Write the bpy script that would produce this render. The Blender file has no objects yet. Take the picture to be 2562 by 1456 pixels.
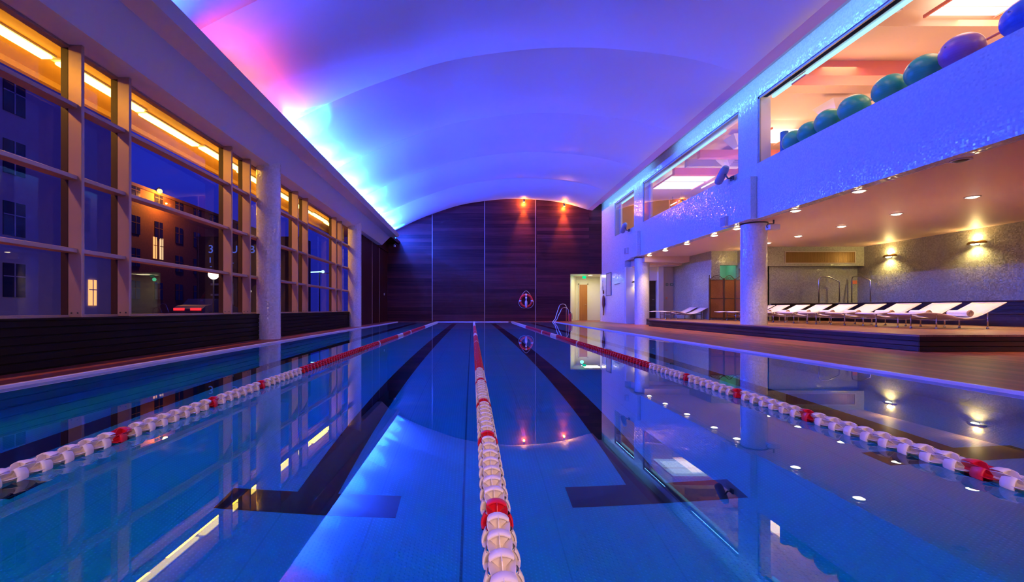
PW = dict(down=250, sconce=75, orange=3000, corr=40, niche=1.4, gym=66, gymup=48, canopy=75, roof=1500, sky=1.0,
          strip=60, cyan=430, pool=800, blue=165, coral=30, magenta=3, slot=5.0, under=0, rear=16)
EXPO = 0.0
BLUE_TILT = -38
import bpy, math, random
from math import sin, cos, pi, radians, sqrt, atan, asin, tan
from mathutils import Vector, Matrix
random.seed(7)
SC = bpy.context.scene
COL = SC.collection

# ------------------------------------------------------------------ camera
F = 1100.0
CZ = 0.72
cam = bpy.data.cameras.new('camera')
cam.sensor_width = 36.0
cam.lens = F / 2562.0 * 36.0
cam.shift_x = (1281 - 1182) / 2562.0
cam.shift_y = (774 - 728) / 2562.0
cam.clip_start = 0.05
cam.clip_end = 300
camo = bpy.data.objects.new('camera', cam)
camo.location = (0, 0, CZ)
camo.rotation_euler = (pi / 2, 0, 0)
COL.objects.link(camo)
SC.camera = camo

# ------------------------------------------------------------------ materials
def new_mat(name):
    m = bpy.data.materials.new(name)
    m.use_nodes = True
    nt = m.node_tree
    for n in list(nt.nodes):
        nt.nodes.remove(n)
    return m, nt

class NB:
    def __init__(s, nt):
        s.nt = nt
    def n(s, t, **kw):
        nd = s.nt.nodes.new(t)
        for k, v in kw.items():
            if k == 'inp':
                for kk, vv in v.items():
                    s.set(nd, kk, vv)
            else:
                setattr(nd, k, v)
        return nd
    def set(s, nd, key, v):
        sock = nd.inputs[key]
        if hasattr(v, 'is_output'):
            s.nt.links.new(v, sock)
        else:
            if sock.type == 'RGBA' and len(v) == 3:
                v = (*v, 1)
            sock.default_value = v
    def math(s, op, a, b=0.0, c=0.0):
        nd = s.n('ShaderNodeMath', operation=op)
        s.set(nd, 0, a); s.set(nd, 1, b); s.set(nd, 2, c)
        return nd.outputs[0]
    def vmath(s, op, a, b=(0, 0, 0)):
        nd = s.n('ShaderNodeVectorMath', operation=op)
        s.set(nd, 0, a); s.set(nd, 1, b)
        return nd.outputs[0]
    def mix(s, f, a, b, blend='MIX'):
        nd = s.n('ShaderNodeMix', data_type='RGBA', blend_type=blend)
        s.set(nd, 0, f); s.set(nd, 6, a); s.set(nd, 7, b)
        return nd.outputs[2]
    def ramp(s, f, stops):
        nd = s.n('ShaderNodeValToRGB')
        cr = nd.color_ramp
        while len(cr.elements) < len(stops):
            cr.elements.new(0.5)
        for e, (p, c) in zip(cr.elements, stops):
            e.position = p
            e.color = (*c, 1)
        s.set(nd, 0, f)
        return nd.outputs[0]

def coords(b, kind='Position', scale=(1, 1, 1)):
    if kind == 'Position':
        v = b.n('ShaderNodeNewGeometry').outputs['Position']
    else:
        v = b.n('ShaderNodeTexCoord').outputs[kind]
    return b.vmath('MULTIPLY', v, scale) if scale != (1, 1, 1) else v

def finish(b, **kw):
    p = b.n('ShaderNodeBsdfPrincipled')
    names = dict(base='Base Color', rough='Roughness', metal='Metallic', spec='Specular IOR Level',
                 normal='Normal', coat='Coat Weight', coatr='Coat Roughness', emis='Emission Color',
                 es='Emission Strength', trans='Transmission Weight', ior='IOR', sss='Subsurface Weight')
    for k, v in kw.items():
        b.set(p, names[k], v)
    o = b.n('ShaderNodeOutputMaterial')
    b.nt.links.new(p.outputs[0], o.inputs[0])
    return p

def paint(name, base, rough=0.5, metal=0.0, var=0.06, scale=3.0, bump=0.0, kind='Object', **kw):
    m, nt = new_mat(name)
    b = NB(nt)
    v = coords(b, kind)
    nz = b.n('ShaderNodeTexNoise', inp={'Vector': v, 'Scale': scale, 'Detail': 4.0}).outputs[0]
    dark = tuple(c * (1 - var * 2) for c in base)
    lite = tuple(min(1, c * (1 + var)) for c in base)
    col = b.mix(nz, dark, lite)
    args = dict(base=col, rough=rough, metal=metal, **kw)
    if bump:
        n2 = b.n('ShaderNodeTexNoise', inp={'Vector': v, 'Scale': scale * 25, 'Detail': 2.0}).outputs[0]
        bp = b.n('ShaderNodeBump', inp={'Height': n2, 'Strength': bump, 'Distance': 0.01})
        args['normal'] = bp.outputs[0]
    finish(b, **args)
    return m

def emit(name, col, strength):
    m, nt = new_mat(name)
    b = NB(nt)
    e = b.n('ShaderNodeEmission', inp={'Color': col, 'Strength': strength})
    o = b.n('ShaderNodeOutputMaterial')
    nt.links.new(e.outputs[0], o.inputs[0])
    return m

def mosaic(name, base, tile=0.025, rough=0.16, tilt=0.10, var=0.25, spec=0.5):
    """small glazed mosaic tiles, each one set at its own slight angle"""
    m, nt = new_mat(name)
    b = NB(nt)
    g = b.n('ShaderNodeNewGeometry')
    pos = b.vmath('MULTIPLY', g.outputs['Position'], (1 / tile,) * 3)
    pos = b.vmath('ADD', pos, (0.37, 0.41, 0.29))
    cell = b.vmath('FLOOR', pos)
    wn = b.n('ShaderNodeTexWhiteNoise', noise_dimensions='3D', inp={'Vector': cell})
    rnd = b.vmath('SUBTRACT', wn.outputs['Color'], (0.5, 0.5, 0.5))
    rnd = b.vmath('MULTIPLY', rnd, (tilt,) * 3)
    nn = b.vmath('NORMALIZE', b.vmath('ADD', g.outputs['Normal'], rnd))
    col = b.mix(wn.outputs['Value'], tuple(c * (1 - var) for c in base), tuple(min(1, c * (1 + var * .4)) for c in base))
    finish(b, base=col, rough=rough, normal=nn, spec=spec)
    return m

def wood(name, dark, lite, axis='X', plank=0.18, rough=0.35, panel=None, gloss=0.5, kind='Position', grain=14.0):
    """long grained boards; axis = grain direction, planks stacked across"""
    m, nt = new_mat(name)
    b = NB(nt)
    v = coords(b, kind)
    sep = b.n('ShaderNodeSeparateXYZ', inp={0: v})
    ax = {'X': 0, 'Y': 1, 'Z': 2}[axis]
    across = {'X': 2, 'Y': 0, 'Z': 0}[axis]
    al = sep.outputs[ax]
    cr = sep.outputs[across]
    idx = b.math('FLOOR', b.math('DIVIDE', cr, plank))
    pi_ = b.math('FLOOR', b.math('DIVIDE', b.math('ADD', al, 2.33 + 30.3), panel)) if panel else 0.0
    cv = b.n('ShaderNodeCombineXYZ', inp={0: idx, 1: pi_, 2: 0.0}).outputs[0]
    wn = b.n('ShaderNodeTexWhiteNoise', noise_dimensions='2D', inp={'Vector': cv}).outputs['Value']
    al2 = b.math('ADD', b.math('MULTIPLY', al, 0.35), b.math('MULTIPLY', pi_, 7.3) if panel else 0.0)
    gv = b.n('ShaderNodeCombineXYZ', inp={0: al2, 1: b.math('MULTIPLY', cr, grain), 2: b.math('MULTIPLY', wn, 9.0)}).outputs[0]
    gr = b.n('ShaderNodeTexNoise', inp={'Vector': gv, 'Scale': 1.6, 'Detail': 6.0, 'Roughness': 0.65}).outputs[0]
    t = b.math('ADD', b.math('MULTIPLY', gr, 0.75), b.math('MULTIPLY', wn, 0.35))
    col = b.ramp(t, [(0.30, dark), (0.62, tuple((d + l) / 2 for d, l in zip(dark, lite))), (0.85, lite)])
    fr = b.math('FRACT', b.math('DIVIDE', cr, plank))
    joint = b.math('LESS_THAN', fr, 0.03)
    col = b.mix(joint, col, tuple(c * 0.35 for c in dark))
    rg = b.math('ADD', b.math('MULTIPLY', gr, 0.25), rough - 0.12)
    bp = b.n('ShaderNodeBump', inp={'Height': b.math('SUBTRACT', gr, b.math('MULTIPLY', joint, 0.6)), 'Strength': 0.25, 'Distance': 0.01})
    finish(b, base=col, rough=rg, normal=bp.outputs[0], spec=gloss)
    return m

def glass(name, tint=(0.9, 0.92, 0.95), ior=1.5, refl=1.0):
    """thin window pane: see-through, mirror reflection growing towards grazing angles"""
    m, nt = new_mat(name)
    b = NB(nt)
    fr = b.n('ShaderNodeFresnel', inp={'IOR': ior})
    f2 = b.math('MINIMUM', b.math('MULTIPLY', fr.outputs[0], 1.8 * refl), 0.95)
    t = b.n('ShaderNodeBsdfTransparent', inp={'Color': tint})
    g = b.n('ShaderNodeBsdfGlossy', inp={'Color': (1, 1, 1), 'Roughness': 0.0})
    mx = b.n('ShaderNodeMixShader', inp={0: f2})
    nt.links.new(t.outputs[0], mx.inputs[1])
    nt.links.new(g.outputs[0], mx.inputs[2])
    o = b.n('ShaderNodeOutputMaterial')
    nt.links.new(mx.outputs[0], o.inputs[0])
    return m

# ------------------------------------------------------------------ mesh builder
class MB:
    def __init__(s):
        s.v = []; s.f = []; s.smooth = []
    def add(s, vs, fs, smooth=False):
        o = len(s.v)
        s.v += [tuple(p) for p in vs]
        for f in fs:
            s.f.append(tuple(i + o for i in f))
            s.smooth.append(smooth)
        return s
    def box(s, x0, x1, y0, y1, z0, z1, bev=0.0):
        if x0 > x1: x0, x1 = x1, x0
        if y0 > y1: y0, y1 = y1, y0
        if z0 > z1: z0, z1 = z1, z0
        if bev <= 0:
            vs = [(x, y, z) for x in (x0, x1) for y in (y0, y1) for z in (z0, z1)]
            fs = [(0, 1, 3, 2), (4, 6, 7, 5), (0, 4, 5, 1), (2, 3, 7, 6), (0, 2, 6, 4), (1, 5, 7, 3)]
            return s.add(vs, fs)
        b = min(bev, (x1 - x0) * .45, (y1 - y0) * .45, (z1 - z0) * .45)
        # bevelled box: 24 vertices
        vs = []; idx = {}
        for ix, X in enumerate((x0, x1)):
            for iy, Y in enumerate((y0, y1)):
                for iz, Z in enumerate((z0, z1)):
                    dx = b if ix == 0 else -b
                    dy = b if iy == 0 else -b
                    dz = b if iz == 0 else -b
                    idx[(ix, iy, iz, 'x')] = len(vs); vs.append((X, Y + dy, Z + dz))
                    idx[(ix, iy, iz, 'y')] = len(vs); vs.append((X + dx, Y, Z + dz))
                    idx[(ix, iy, iz, 'z')] = len(vs); vs.append((X + dx, Y + dy, Z))
        fs = []
        for i in (0, 1):
            q = [idx[(i, a, c, 'x')] for a, c in ((0, 0), (0, 1), (1, 1), (1, 0))]
            fs.append(q if i == 0 else q[::-1])
            q = [idx[(a, i, c, 'y')] for a, c in ((0, 0), (1, 0), (1, 1), (0, 1))]
            fs.append(q if i == 0 else q[::-1])
            q = [idx[(a, c, i, 'z')] for a, c in ((0, 0), (0, 1), (1, 1), (1, 0))]
            fs.append(q if i == 0 else q[::-1])
        for i in (0, 1):
            for j in (0, 1):
                q = [idx[(i, j, 0, 'x')], idx[(i, j, 0, 'y')], idx[(i, j, 1, 'y')], idx[(i, j, 1, 'x')]]
                fs.append(q if (i + j) % 2 == 0 else q[::-1])
                q = [idx[(i, 0, j, 'x')], idx[(i, 0, j, 'z')], idx[(i, 1, j, 'z')], idx[(i, 1, j, 'x')]]
                fs.append(q if (i + j) % 2 == 1 else q[::-1])
                q = [idx[(0, i, j, 'y')], idx[(0, i, j, 'z')], idx[(1, i, j, 'z')], idx[(1, i, j, 'y')]]
                fs.append(q if (i + j) % 2 == 0 else q[::-1])
        for i in (0, 1):
            for j in (0, 1):
                for k in (0, 1):
                    q = [idx[(i, j, k, c)] for c in 'xyz']
                    fs.append(q if (i + j + k) % 2 == 1 else q[::-1])
        return s.add(vs, fs)
    def tube(s, pts, r, n=8, cap=True, smooth=True, closed=False):
        """round bar along pts; r is a number or one radius per point"""
        P = [Vector(p) for p in pts]
        m = len(P)
        rr = r if isinstance(r, (list, tuple)) else [r] * m
        vs = []
        prev = None
        for i, p in enumerate(P):
            if closed:
                d = (P[(i + 1) % m] - P[i - 1]).normalized()
            else:
                d = (P[min(i + 1, m - 1)] - P[max(i - 1, 0)]).normalized()
            if prev is None:
                a = Vector((0, 0, 1)) if abs(d.z) < 0.9 else Vector((1, 0, 0))
                u = d.cross(a).normalized()
            else:
                u = (prev - d * prev.dot(d))
                if u.length < 1e-6:
                    u = d.orthogonal()
                u.normalize()
            prev = u
            w = d.cross(u)
            for k in range(n):
                t = 2 * pi * k / n
                vs.append(p + (u * cos(t) + w * sin(t)) * rr[i])
        fs = []
        last = m if closed else m - 1
        for i in range(last):
            for k in range(n):
                a = i * n + k; b_ = i * n + (k + 1) % n
                c = ((i + 1) % m) * n + (k + 1) % n; d_ = ((i + 1) % m) * n + k
                fs.append((a, b_, c, d_))
        s.add(vs, fs, smooth)
        if cap and not closed:
            s.add(vs[:n], [tuple(range(n))[::-1]])
            s.add(vs[-n:], [tuple(range(n))])
        return s
    def lathe(s, prof, c=(0, 0, 0), n=24, axis='Z', smooth=True, a0=0.0, a1=2 * pi):
        """prof = [(radius, height)...] spun about an axis through c"""
        full = abs(a1 - a0 - 2 * pi) < 1e-6
        cols = n if full else n + 1
        vs = []
        for (r, h) in prof:
            for k in range(cols):
                t = a0 + (a1 - a0) * k / n
                x, y = r * cos(t), r * sin(t)
                if axis == 'Z': p = (x, y, h)
                elif axis == 'Y': p = (x, h, y)
                else: p = (h, x, y)
                vs.append((p[0] + c[0], p[1] + c[1], p[2] + c[2]))
        fs = []
        for i in range(len(prof) - 1):
            for k in range(n):
                k2 = (k + 1) % cols
                fs.append((i * cols + k, i * cols + k2, (i + 1) * cols + k2, (i + 1) * cols + k))
        return s.add(vs, fs, smooth)
    def sphere(s, c, r, n=24, m=16, sz=(1, 1, 1)):
        prof = [(r * sin(pi * i / m), -r * cos(pi * i / m)) for i in range(m + 1)]
        o = len(s.v)
        s.lathe(prof, (0, 0, 0), n)
        for i in range(o, len(s.v)):
            p = s.v[i]
            s.v[i] = (p[0] * sz[0] + c[0], p[1] * sz[1] + c[1], p[2] * sz[2] + c[2])
        return s
    def prism(s, poly, a0, a1, axis='Y', smooth=False):
        """2-D outline swept from a0 to a1 along an axis (closed solid)"""
        n = len(poly)
        def P(p, a):
            if axis == 'Y': return (p[0], a, p[1])
            if axis == 'X': return (a, p[0], p[1])
            return (p[0], p[1], a)
        vs = [P(p, a0) for p in poly] + [P(p, a1) for p in poly]
        fs = [tuple(range(n)), tuple(range(n, 2 * n))[::-1]]
        s.add(vs, fs)
        s.add(vs, [(i, i + n, (i + 1) % n + n, (i + 1) % n) for i in range(n)], smooth)
        return s
    def quad(s, a, b, c, d):
        return s.add([a, b, c, d], [(0, 1, 2, 3)])
    def build(s, name, mat, parent=None, weld=True):
        me = bpy.data.meshes.new(name)
        me.from_pydata(s.v, [], s.f)
        for p, sm in zip(me.polygons, s.smooth):
            p.use_smooth = sm
        import bmesh
        bm = bmesh.new(); bm.from_mesh(me)
        if weld:
            bmesh.ops.remove_doubles(bm, verts=bm.verts, dist=1e-5)
        bmesh.ops.recalc_face_normals(bm, faces=bm.faces)
        bm.to_mesh(me); bm.free()
        me.materials.append(mat)
        me.update()
        o = bpy.data.objects.new(name, me)
        COL.objects.link(o)
        if parent is not None:
            o.parent = parent
        return o

def tag(o, label=None, cat=None, group=None, kind=None):
    if label: o['label'] = label
    if cat: o['category'] = cat
    if group: o['group'] = group
    if kind: o['kind'] = kind
    return o

def empty(name, loc=(0, 0, 0), rz=0.0, label=None, cat=None, group=None, kind=None):
    o = bpy.data.objects.new(name, None)
    o.location = loc
    o.rotation_euler = (0, 0, rz)
    o.empty_display_size = 0.1
    COL.objects.link(o)
    return tag(o, label, cat, group, kind)

KIDS = {}
def copy_tree(o, parent=None):
    c = o.copy()
    COL.objects.link(c)
    if parent is not None:
        c.parent = parent
    for ch in list(o.children):
        copy_tree(ch, c)
    return c

def light(kind, loc, col, power, rot=(0, 0, 0), size=0.1, size_y=None, spot=None, blend=0.5, target=None, spread=None):
    ld = bpy.data.lights.new('light_' + kind.lower(), kind)
    ld.color = col
    ld.energy = power
    if kind == 'AREA':
        ld.size = size
        if size_y:
            ld.shape = 'RECTANGLE'; ld.size_y = size_y
        if spread: ld.spread = spread
    else:
        ld.shadow_soft_size = size
    if kind == 'SPOT':
        ld.spot_size = spot; ld.spot_blend = blend
    o = bpy.data.objects.new(ld.name, ld)
    o.location = loc
    if target is not None:
        d = Vector(target) - Vector(loc)
        o.rotation_euler = d.to_track_quat('-Z', 'Y').to_euler()
    else:
        o.rotation_euler = rot
    COL.objects.link(o)
    return o

# ------------------------------------------------------------------ palette
M = {}
M['vault'] = paint('vault_paint', (0.78, 0.78, 0.80), 0.55, var=0.01, kind='Generated')
M['white'] = paint('white_paint', (0.74, 0.72, 0.74), 0.5, var=0.02)
M['beam'] = paint('beam_paint', (0.80, 0.76, 0.80), 0.45, var=0.02)
M['mosaic_white'] = mosaic('white_mosaic', (0.72, 0.72, 0.74), tile=0.03, rough=0.12, tilt=0.17, var=0.12)
M['mosaic_green'] = mosaic('grey_green_mosaic', (0.40, 0.40, 0.31), tile=0.03, rough=0.22, tilt=0.2, var=0.18)
M['wood_wall'] = wood('dark_veneer', (0.035, 0.006, 0.010), (0.17, 0.035, 0.035), 'X', plank=0.21, rough=0.45, panel=3.03, gloss=0.18, grain=10)
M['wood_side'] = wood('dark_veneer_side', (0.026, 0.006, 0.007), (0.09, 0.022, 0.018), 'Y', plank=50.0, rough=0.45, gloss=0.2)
M['slat_dark'] = wood('dark_slat_wood', (0.006, 0.003, 0.004), (0.016, 0.008, 0.010), 'Y', plank=50.0, rough=0.5, gloss=0.15)
M['deck'] = wood('pool_deck_boards', (0.20, 0.042, 0.022), (0.52, 0.130, 0.065), 'Y', plank=0.13, rough=0.42, gloss=0.3)
M['platform'] = wood('platform_boards', (0.20, 0.075, 0.04), (0.44, 0.20, 0.11), 'Y', plank=0.12, rough=0.40, gloss=0.5)
M['plinth'] = wood('platform_plinth_slats', (0.020, 0.012, 0.012), (0.07, 0.035, 0.02), 'X', plank=0.09, rough=0.35, gloss=0.5)
M['frame'] = paint('window_frame_coating', (0.48, 0.32, 0.27), 0.35, metal=0.2, var=0.02)
M['fin'] = paint('mullion_reflection_brown', (0.05, 0.02, 0.01), 0.5, var=0.02)  # brown tone of the mullions' mirror image in the panes
M['metal'] = paint('brushed_steel', (0.62, 0.62, 0.65), 0.25, metal=1.0, var=0.03)
M['dark_metal'] = paint('dark_coated_metal', (0.10, 0.10, 0.12), 0.4, metal=0.3)
M['grey_plastic'] = paint('grey_plastic', (0.35, 0.35, 0.40), 0.45)
M['black'] = paint('black_plastic', (0.015, 0.015, 0.018), 0.45)
M['float_white'] = paint('white_float_plastic', (0.86, 0.76, 0.69), 0.42, var=0.02)
M['float_red'] = paint('red_float_plastic', (0.74, 0.012, 0.04), 0.38, var=0.04)
M['cable'] = paint('steel_cable', (0.4, 0.4, 0.42), 0.4, metal=0.8)
M['sling'] = paint('cream_sling_fabric', (0.80, 0.70, 0.66), 0.8, var=0.03, scale=30, bump=0.1)
M['towel'] = paint('lilac_white_towel', (0.80, 0.76, 0.84), 0.9, var=0.05, scale=40, bump=0.4)
M['towel_end'] = paint('beige_towel_end', (0.55, 0.33, 0.20), 0.9, var=0.1, scale=60, bump=0.3)
M['peach'] = paint('peach_wall', (0.80, 0.54, 0.38), 0.7, var=0.02)
M['peach_red'] = paint('coral_bulkhead', (0.80, 0.24, 0.17), 0.6, var=0.03)
M['cream'] = paint('cream_wall', (0.80, 0.76, 0.60), 0.6, var=0.02)
M['beige'] = paint('beige_wall', (0.52, 0.45, 0.38), 0.6, var=0.03)
M['soffit'] = paint('lounge_ceiling', (0.80, 0.54, 0.44), 0.5, var=0.02, kind='Generated')
M['door'] = wood('warm_door_veneer', (0.34, 0.12, 0.02), (0.55, 0.22, 0.05), 'Z', plank=50, rough=0.4)
M['glass'] = glass('window_glass', (0.88, 0.88, 0.90), refl=.38)
M['glass_clear'] = glass('clear_gym_glass', (0.97, 0.98, 1.0), refl=0.28)
GLASS_TILT = 2.4
SAG = 0.32

# ================================================================== POOL
XL, XR, YE = -4.235, 4.59, 25.0       # pool edges
YW = 25.5                             # far timber wall
DK = 0.025                            # deck height above water
DEP = 1.1
YB = -2.5                             # wall behind the photographer

def struct(o, label=None):
    o['kind'] = 'structure'
    if label: o['label'] = label
    return o

# --- pool floor: dimpled steel sheets with seams
m, nt = new_mat('pool_floor_steel'); b = NB(nt)
v = coords(b)
sep = b.n('ShaderNodeSeparateXYZ', inp={0: v})
dx = b.math('ABSOLUTE', b.math('SUBTRACT', b.math('FRACT', b.math('MULTIPLY', sep.outputs[0], 44.0)), 0.5))
dy = b.math('ABSOLUTE', b.math('SUBTRACT', b.math('FRACT', b.math('ADD', b.math('MULTIPLY', sep.outputs[1], 44.0), b.math('MULTIPLY', b.math('FLOOR', b.math('MULTIPLY', sep.outputs[0], 44.0)), 0.5))), 0.5))
d2 = b.math('SQRT', b.math('ADD', b.math('MULTIPLY', dx, dx), b.math('MULTIPLY', dy, dy)))
dot = b.math('SUBTRACT', 1.0, b.math('MINIMUM', b.math('MULTIPLY', d2, 3.2), 1.0))
seam1 = b.math('LESS_THAN', b.math('ABSOLUTE', b.math('ADD', sep.outputs[0], 0.055)), 0.007)
seam2 = b.math('LESS_THAN', b.math('FRACT', b.math('DIVIDE', b.math('ADD', sep.outputs[0], 0.055), 0.52)), 0.018)
seam = b.math('MAXIMUM', seam1, b.math('MULTIPLY', seam2, 0.22))
nz = b.n('ShaderNodeTexNoise', inp={'Vector': v, 'Scale': 0.6, 'Detail': 3.0}).outputs[0]
col = b.mix(nz, (0.46, 0.60, 0.63), (0.54, 0.68, 0.71))
col = b.mix(b.math('MULTIPLY', dot, 0.8), col, (0.78, 0.88, 0.92))
col = b.mix(b.math('MULTIPLY', seam, 0.75), col, (0.05, 0.07, 0.12))
bp = b.n('ShaderNodeBump', inp={'Height': dot, 'Strength': 0.5, 'Distance': 0.004})
finish(b, base=col, rough=0.42, metal=0.35, normal=bp.outputs[0])
M['pool_floor'] = m
M['pool_wall'] = paint('pool_wall_steel', (0.50, 0.60, 0.68), 0.4, metal=0.3)
M['lane_line'] = paint('black_lane_paint', (0.006, 0.006, 0.010), 0.5, var=0.0)

mb = MB(); mb.box(XL - .3, XR + .3, YB, YE + .3, -DEP - .2, -DEP)
struct(mb.build('pool_floor', M['pool_floor']), 'dimpled steel floor of the swimming pool')
mb = MB()
mb.box(XL - .3, XL, YB, YE + .3, -DEP, -.02); mb.box(XR, XR + .3, YB, YE + .3, -DEP, -.02)
mb.box(XL, XR, YE, YE + .3, -DEP, -.02); mb.box(XL, XR, YB, YB + .3, -DEP, -.02)
struct(mb.build('pool_wall', M['pool_wall']), 'steel side walls of the swimming pool')

LANES = [(-3.1, 2.45, 24.0), (-0.962, 2.52, 23.5), (1.115, 2.61, 23.5), (3.25, 2.87, 24.0)]
for i, (x, y0, y1) in enumerate(LANES):
    mb = MB()
    z0, z1 = -DEP, -DEP + .004
    hw, ht = .125, .52
    mb.prism([(x - ht, y0), (x + ht, y0), (x + ht, y0 + .215), (x + hw, y0 + .215), (x + hw, y1 - .215), (x + ht, y1 - .215),
              (x + ht, y1), (x - ht, y1), (x - ht, y1 - .215), (x - hw, y1 - .215), (x - hw, y0 + .215), (x - ht, y0 + .215)], z0, z1, 'Z')
    o = mb.build('floor_marking', M['lane_line'])
    o['kind'] = 'structure'
    o['label'] = ['black lane line on the pool floor below the window side', 'black lane line on the pool floor left of the middle rope',
                  'black lane line on the pool floor right of the middle rope', 'black lane line on the pool floor beside the lounger deck'][i]

# --- water
m, nt = new_mat('still_pool_water'); b = NB(nt)
rf = b.n('ShaderNodeBsdfRefraction', inp={'Color': (0.09, 0.80, 1.0), 'Roughness': 0.0, 'IOR': 1.333})
gl = b.n('ShaderNodeBsdfGlossy', inp={'Color': (0.97, 0.98, 1.0), 'Roughness': 0.0})
fr = b.n('ShaderNodeFresnel', inp={'IOR': 1.333})
v = coords(b, scale=(1.0, 0.35, 1.0))
wz = b.n('ShaderNodeTexNoise', inp={'Vector': v, 'Scale': 1.3, 'Detail': 2.0}).outputs[0]
bp = b.n('ShaderNodeBump', inp={'Height': wz, 'Strength': 0.02, 'Distance': 0.02})
for nd in (rf, gl, fr):
    b.set(nd, 'Normal', bp.outputs[0])
mx = b.n('ShaderNodeMixShader', inp={0: fr.outputs[0]})
nt.links.new(rf.outputs[0], mx.inputs[1]); nt.links.new(gl.outputs[0], mx.inputs[2])
o_ = b.n('ShaderNodeOutputMaterial'); nt.links.new(mx.outputs[0], o_.inputs[0])
M['water'] = m
mb = MB(); mb.quad((XL, YB + .3, 0), (XR, YB + .3, 0), (XR, YE, 0), (XL, YE, 0))
w = mb.build('pool_water', M['water'])
struct(w, 'still blue water filling the pool')

# --- rim, deck
M['rim'] = paint('pale_pool_coping', (0.72, 0.66, 0.72), 0.35, var=0.03)
mb = MB()
mb.box(XL - .05, XL, YB, YE, -.03, DK + .006, .004)
mb.box(XR, XR + .05, YB, YE, -.03, DK + .006, .004)
mb.box(-1.95, 2.05, YE, YE + .05, -.03, DK + .006, .004)
struct(mb.build('trim_1', M['rim']), 'pale coping strip along the pool edge')
mb = MB()
mb.box(-9, XL - .05, YB, YW + 6, -.2, DK)
mb.box(XR + .05, 17, YB, YW + 6, -.2, DK)
mb.box(XL - .05, XR + .05, YE + .05, YW + 6, -.2, DK - .01)
mb.box(XL - .05, XR + .05, YB - .4, YB, -.2, DK)
struct(mb.build('floor', M['deck']), 'brown boarded deck around the pool')

# ================================================================== LEFT SIDE
XM, XG = -4.93, -5.14            # inner mullion face, glass plane
ZS, ZH = 0.62, 4.055             # sill, head
# low dark wall
mb = MB()
mb.box(XM - .25, XM - .03, YB, 19.42, DK, ZS - .03)
for k in range(6):
    z = DK + .02 + k * .095
    mb.box(XM - .03, XM - .008, YB, 19.42, z, z + .078, .004)
mb.box(XM - .28, XM + .005, YB, 19.42, ZS - .03, ZS, .005)
struct(mb.build('wall_left', M['slat_dark']), 'low dark slatted wall under the windows')
# far-left timber wall and its two pale trims
mb = MB(); mb.box(XM - .3, XM, 19.42, YW + .3, DK, 5.6)
struct(mb.build('wall_left_timber', M['wood_side']), 'dark veneered wall beyond the windows')
for k, y in enumerate((21.6, 23.3)):
    mb = MB(); mb.box(XM, XM + .012, y - .03, y + .03, DK, 4.05)
    struct(mb.build('trim_%d' % (2 + k), M['frame']), 'thin pale vertical joint in the left timber wall')

# window bays
MUL = [-.6, 2.12, 2.89, 5.57, 6.34, 9.02, 9.77, 12.44, 13.19, 15.94, 16.63, 19.36]
TR = [1.46, 2.38, 3.28]
MW = .045
nw = 0
WINLAB = ['nearest', 'second', 'third', 'fourth', 'fifth', 'sixth', 'seventh', 'eighth', 'ninth', 'tenth', 'eleventh']
for i in range(1, len(MUL)):
    y0, y1 = MUL[i - 1], MUL[i]
    nw += 1
    root = empty('window_%d' % nw, (XG, (y0 + y1) / 2, ZS))
    struct(root, '%s bay of the window wall on the left' % WINLAB[i - 1])
    yc = (y0 + y1) / 2
    def loc(mb_):
        mb_.v = [(p[0] - XG, p[1] - yc, p[2] - ZS) for p in mb_.v]
        return mb_
    mb = MB()
    mb.box(-5.105, XM, y1 - MW / 2, y1 + MW / 2, ZS, ZH, .006)
    loc(mb).build('mullion', M['frame'], root)
    mb = MB(); mb.box(XG - .055, -5.106, y1 - MW / 2, y1 + MW / 2, ZS, ZH)  # made-up strip in place of the mullion's dark reflection in the glass
    loc(mb).build('mullion_reflection', M['fin'], root)
    for dxx in (-.05, -.13):
        mb = MB(); mb.lathe([(0, 0), (.010, 0), (.010, .006), (.004, .008), (0, .008)], (0, 0, 0), 10, 'Y')
        mb.v = [(p[0] + XM + dxx, y1 - MW / 2 - p[1], p[2] + ZS + .055) for p in mb.v]
        loc(mb).build('bolt', M['dark_metal'], root)
    for z in TR:
        mb = MB(); mb.box(XG - .005, XM - .05, y0 + MW / 2, y1 - MW / 2, z - .027, z + .027, .004)
        loc(mb).build('transom', M['frame'], root)
    mb = MB()
    mb.box(XG - .05, XG + .05, y0 + MW / 2, y1 - MW / 2, ZS, ZS + .03); mb.box(XG - .05, XG + .05, y0 + MW / 2, y1 - MW / 2, ZH - .03, ZH)
    loc(mb).build('sash_frame', M['frame'], root)
    zz = [ZS] + TR + [ZH]
    hl = (y1 - y0 - MW) / 2
    for k in range(4):
        a, c = zz[k] + (.027 if k else .02), zz[k + 1] - (.027 if k < 3 else .02)
        mb = MB(); mb.quad((0, -hl, a - ZS), (0, hl, a - ZS), (0, hl, c - ZS), (0, -hl, c - ZS))
        p = mb.build('pane', M['glass'], root)
        p.rotation_euler = (0, 0, radians(GLASS_TILT))

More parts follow.
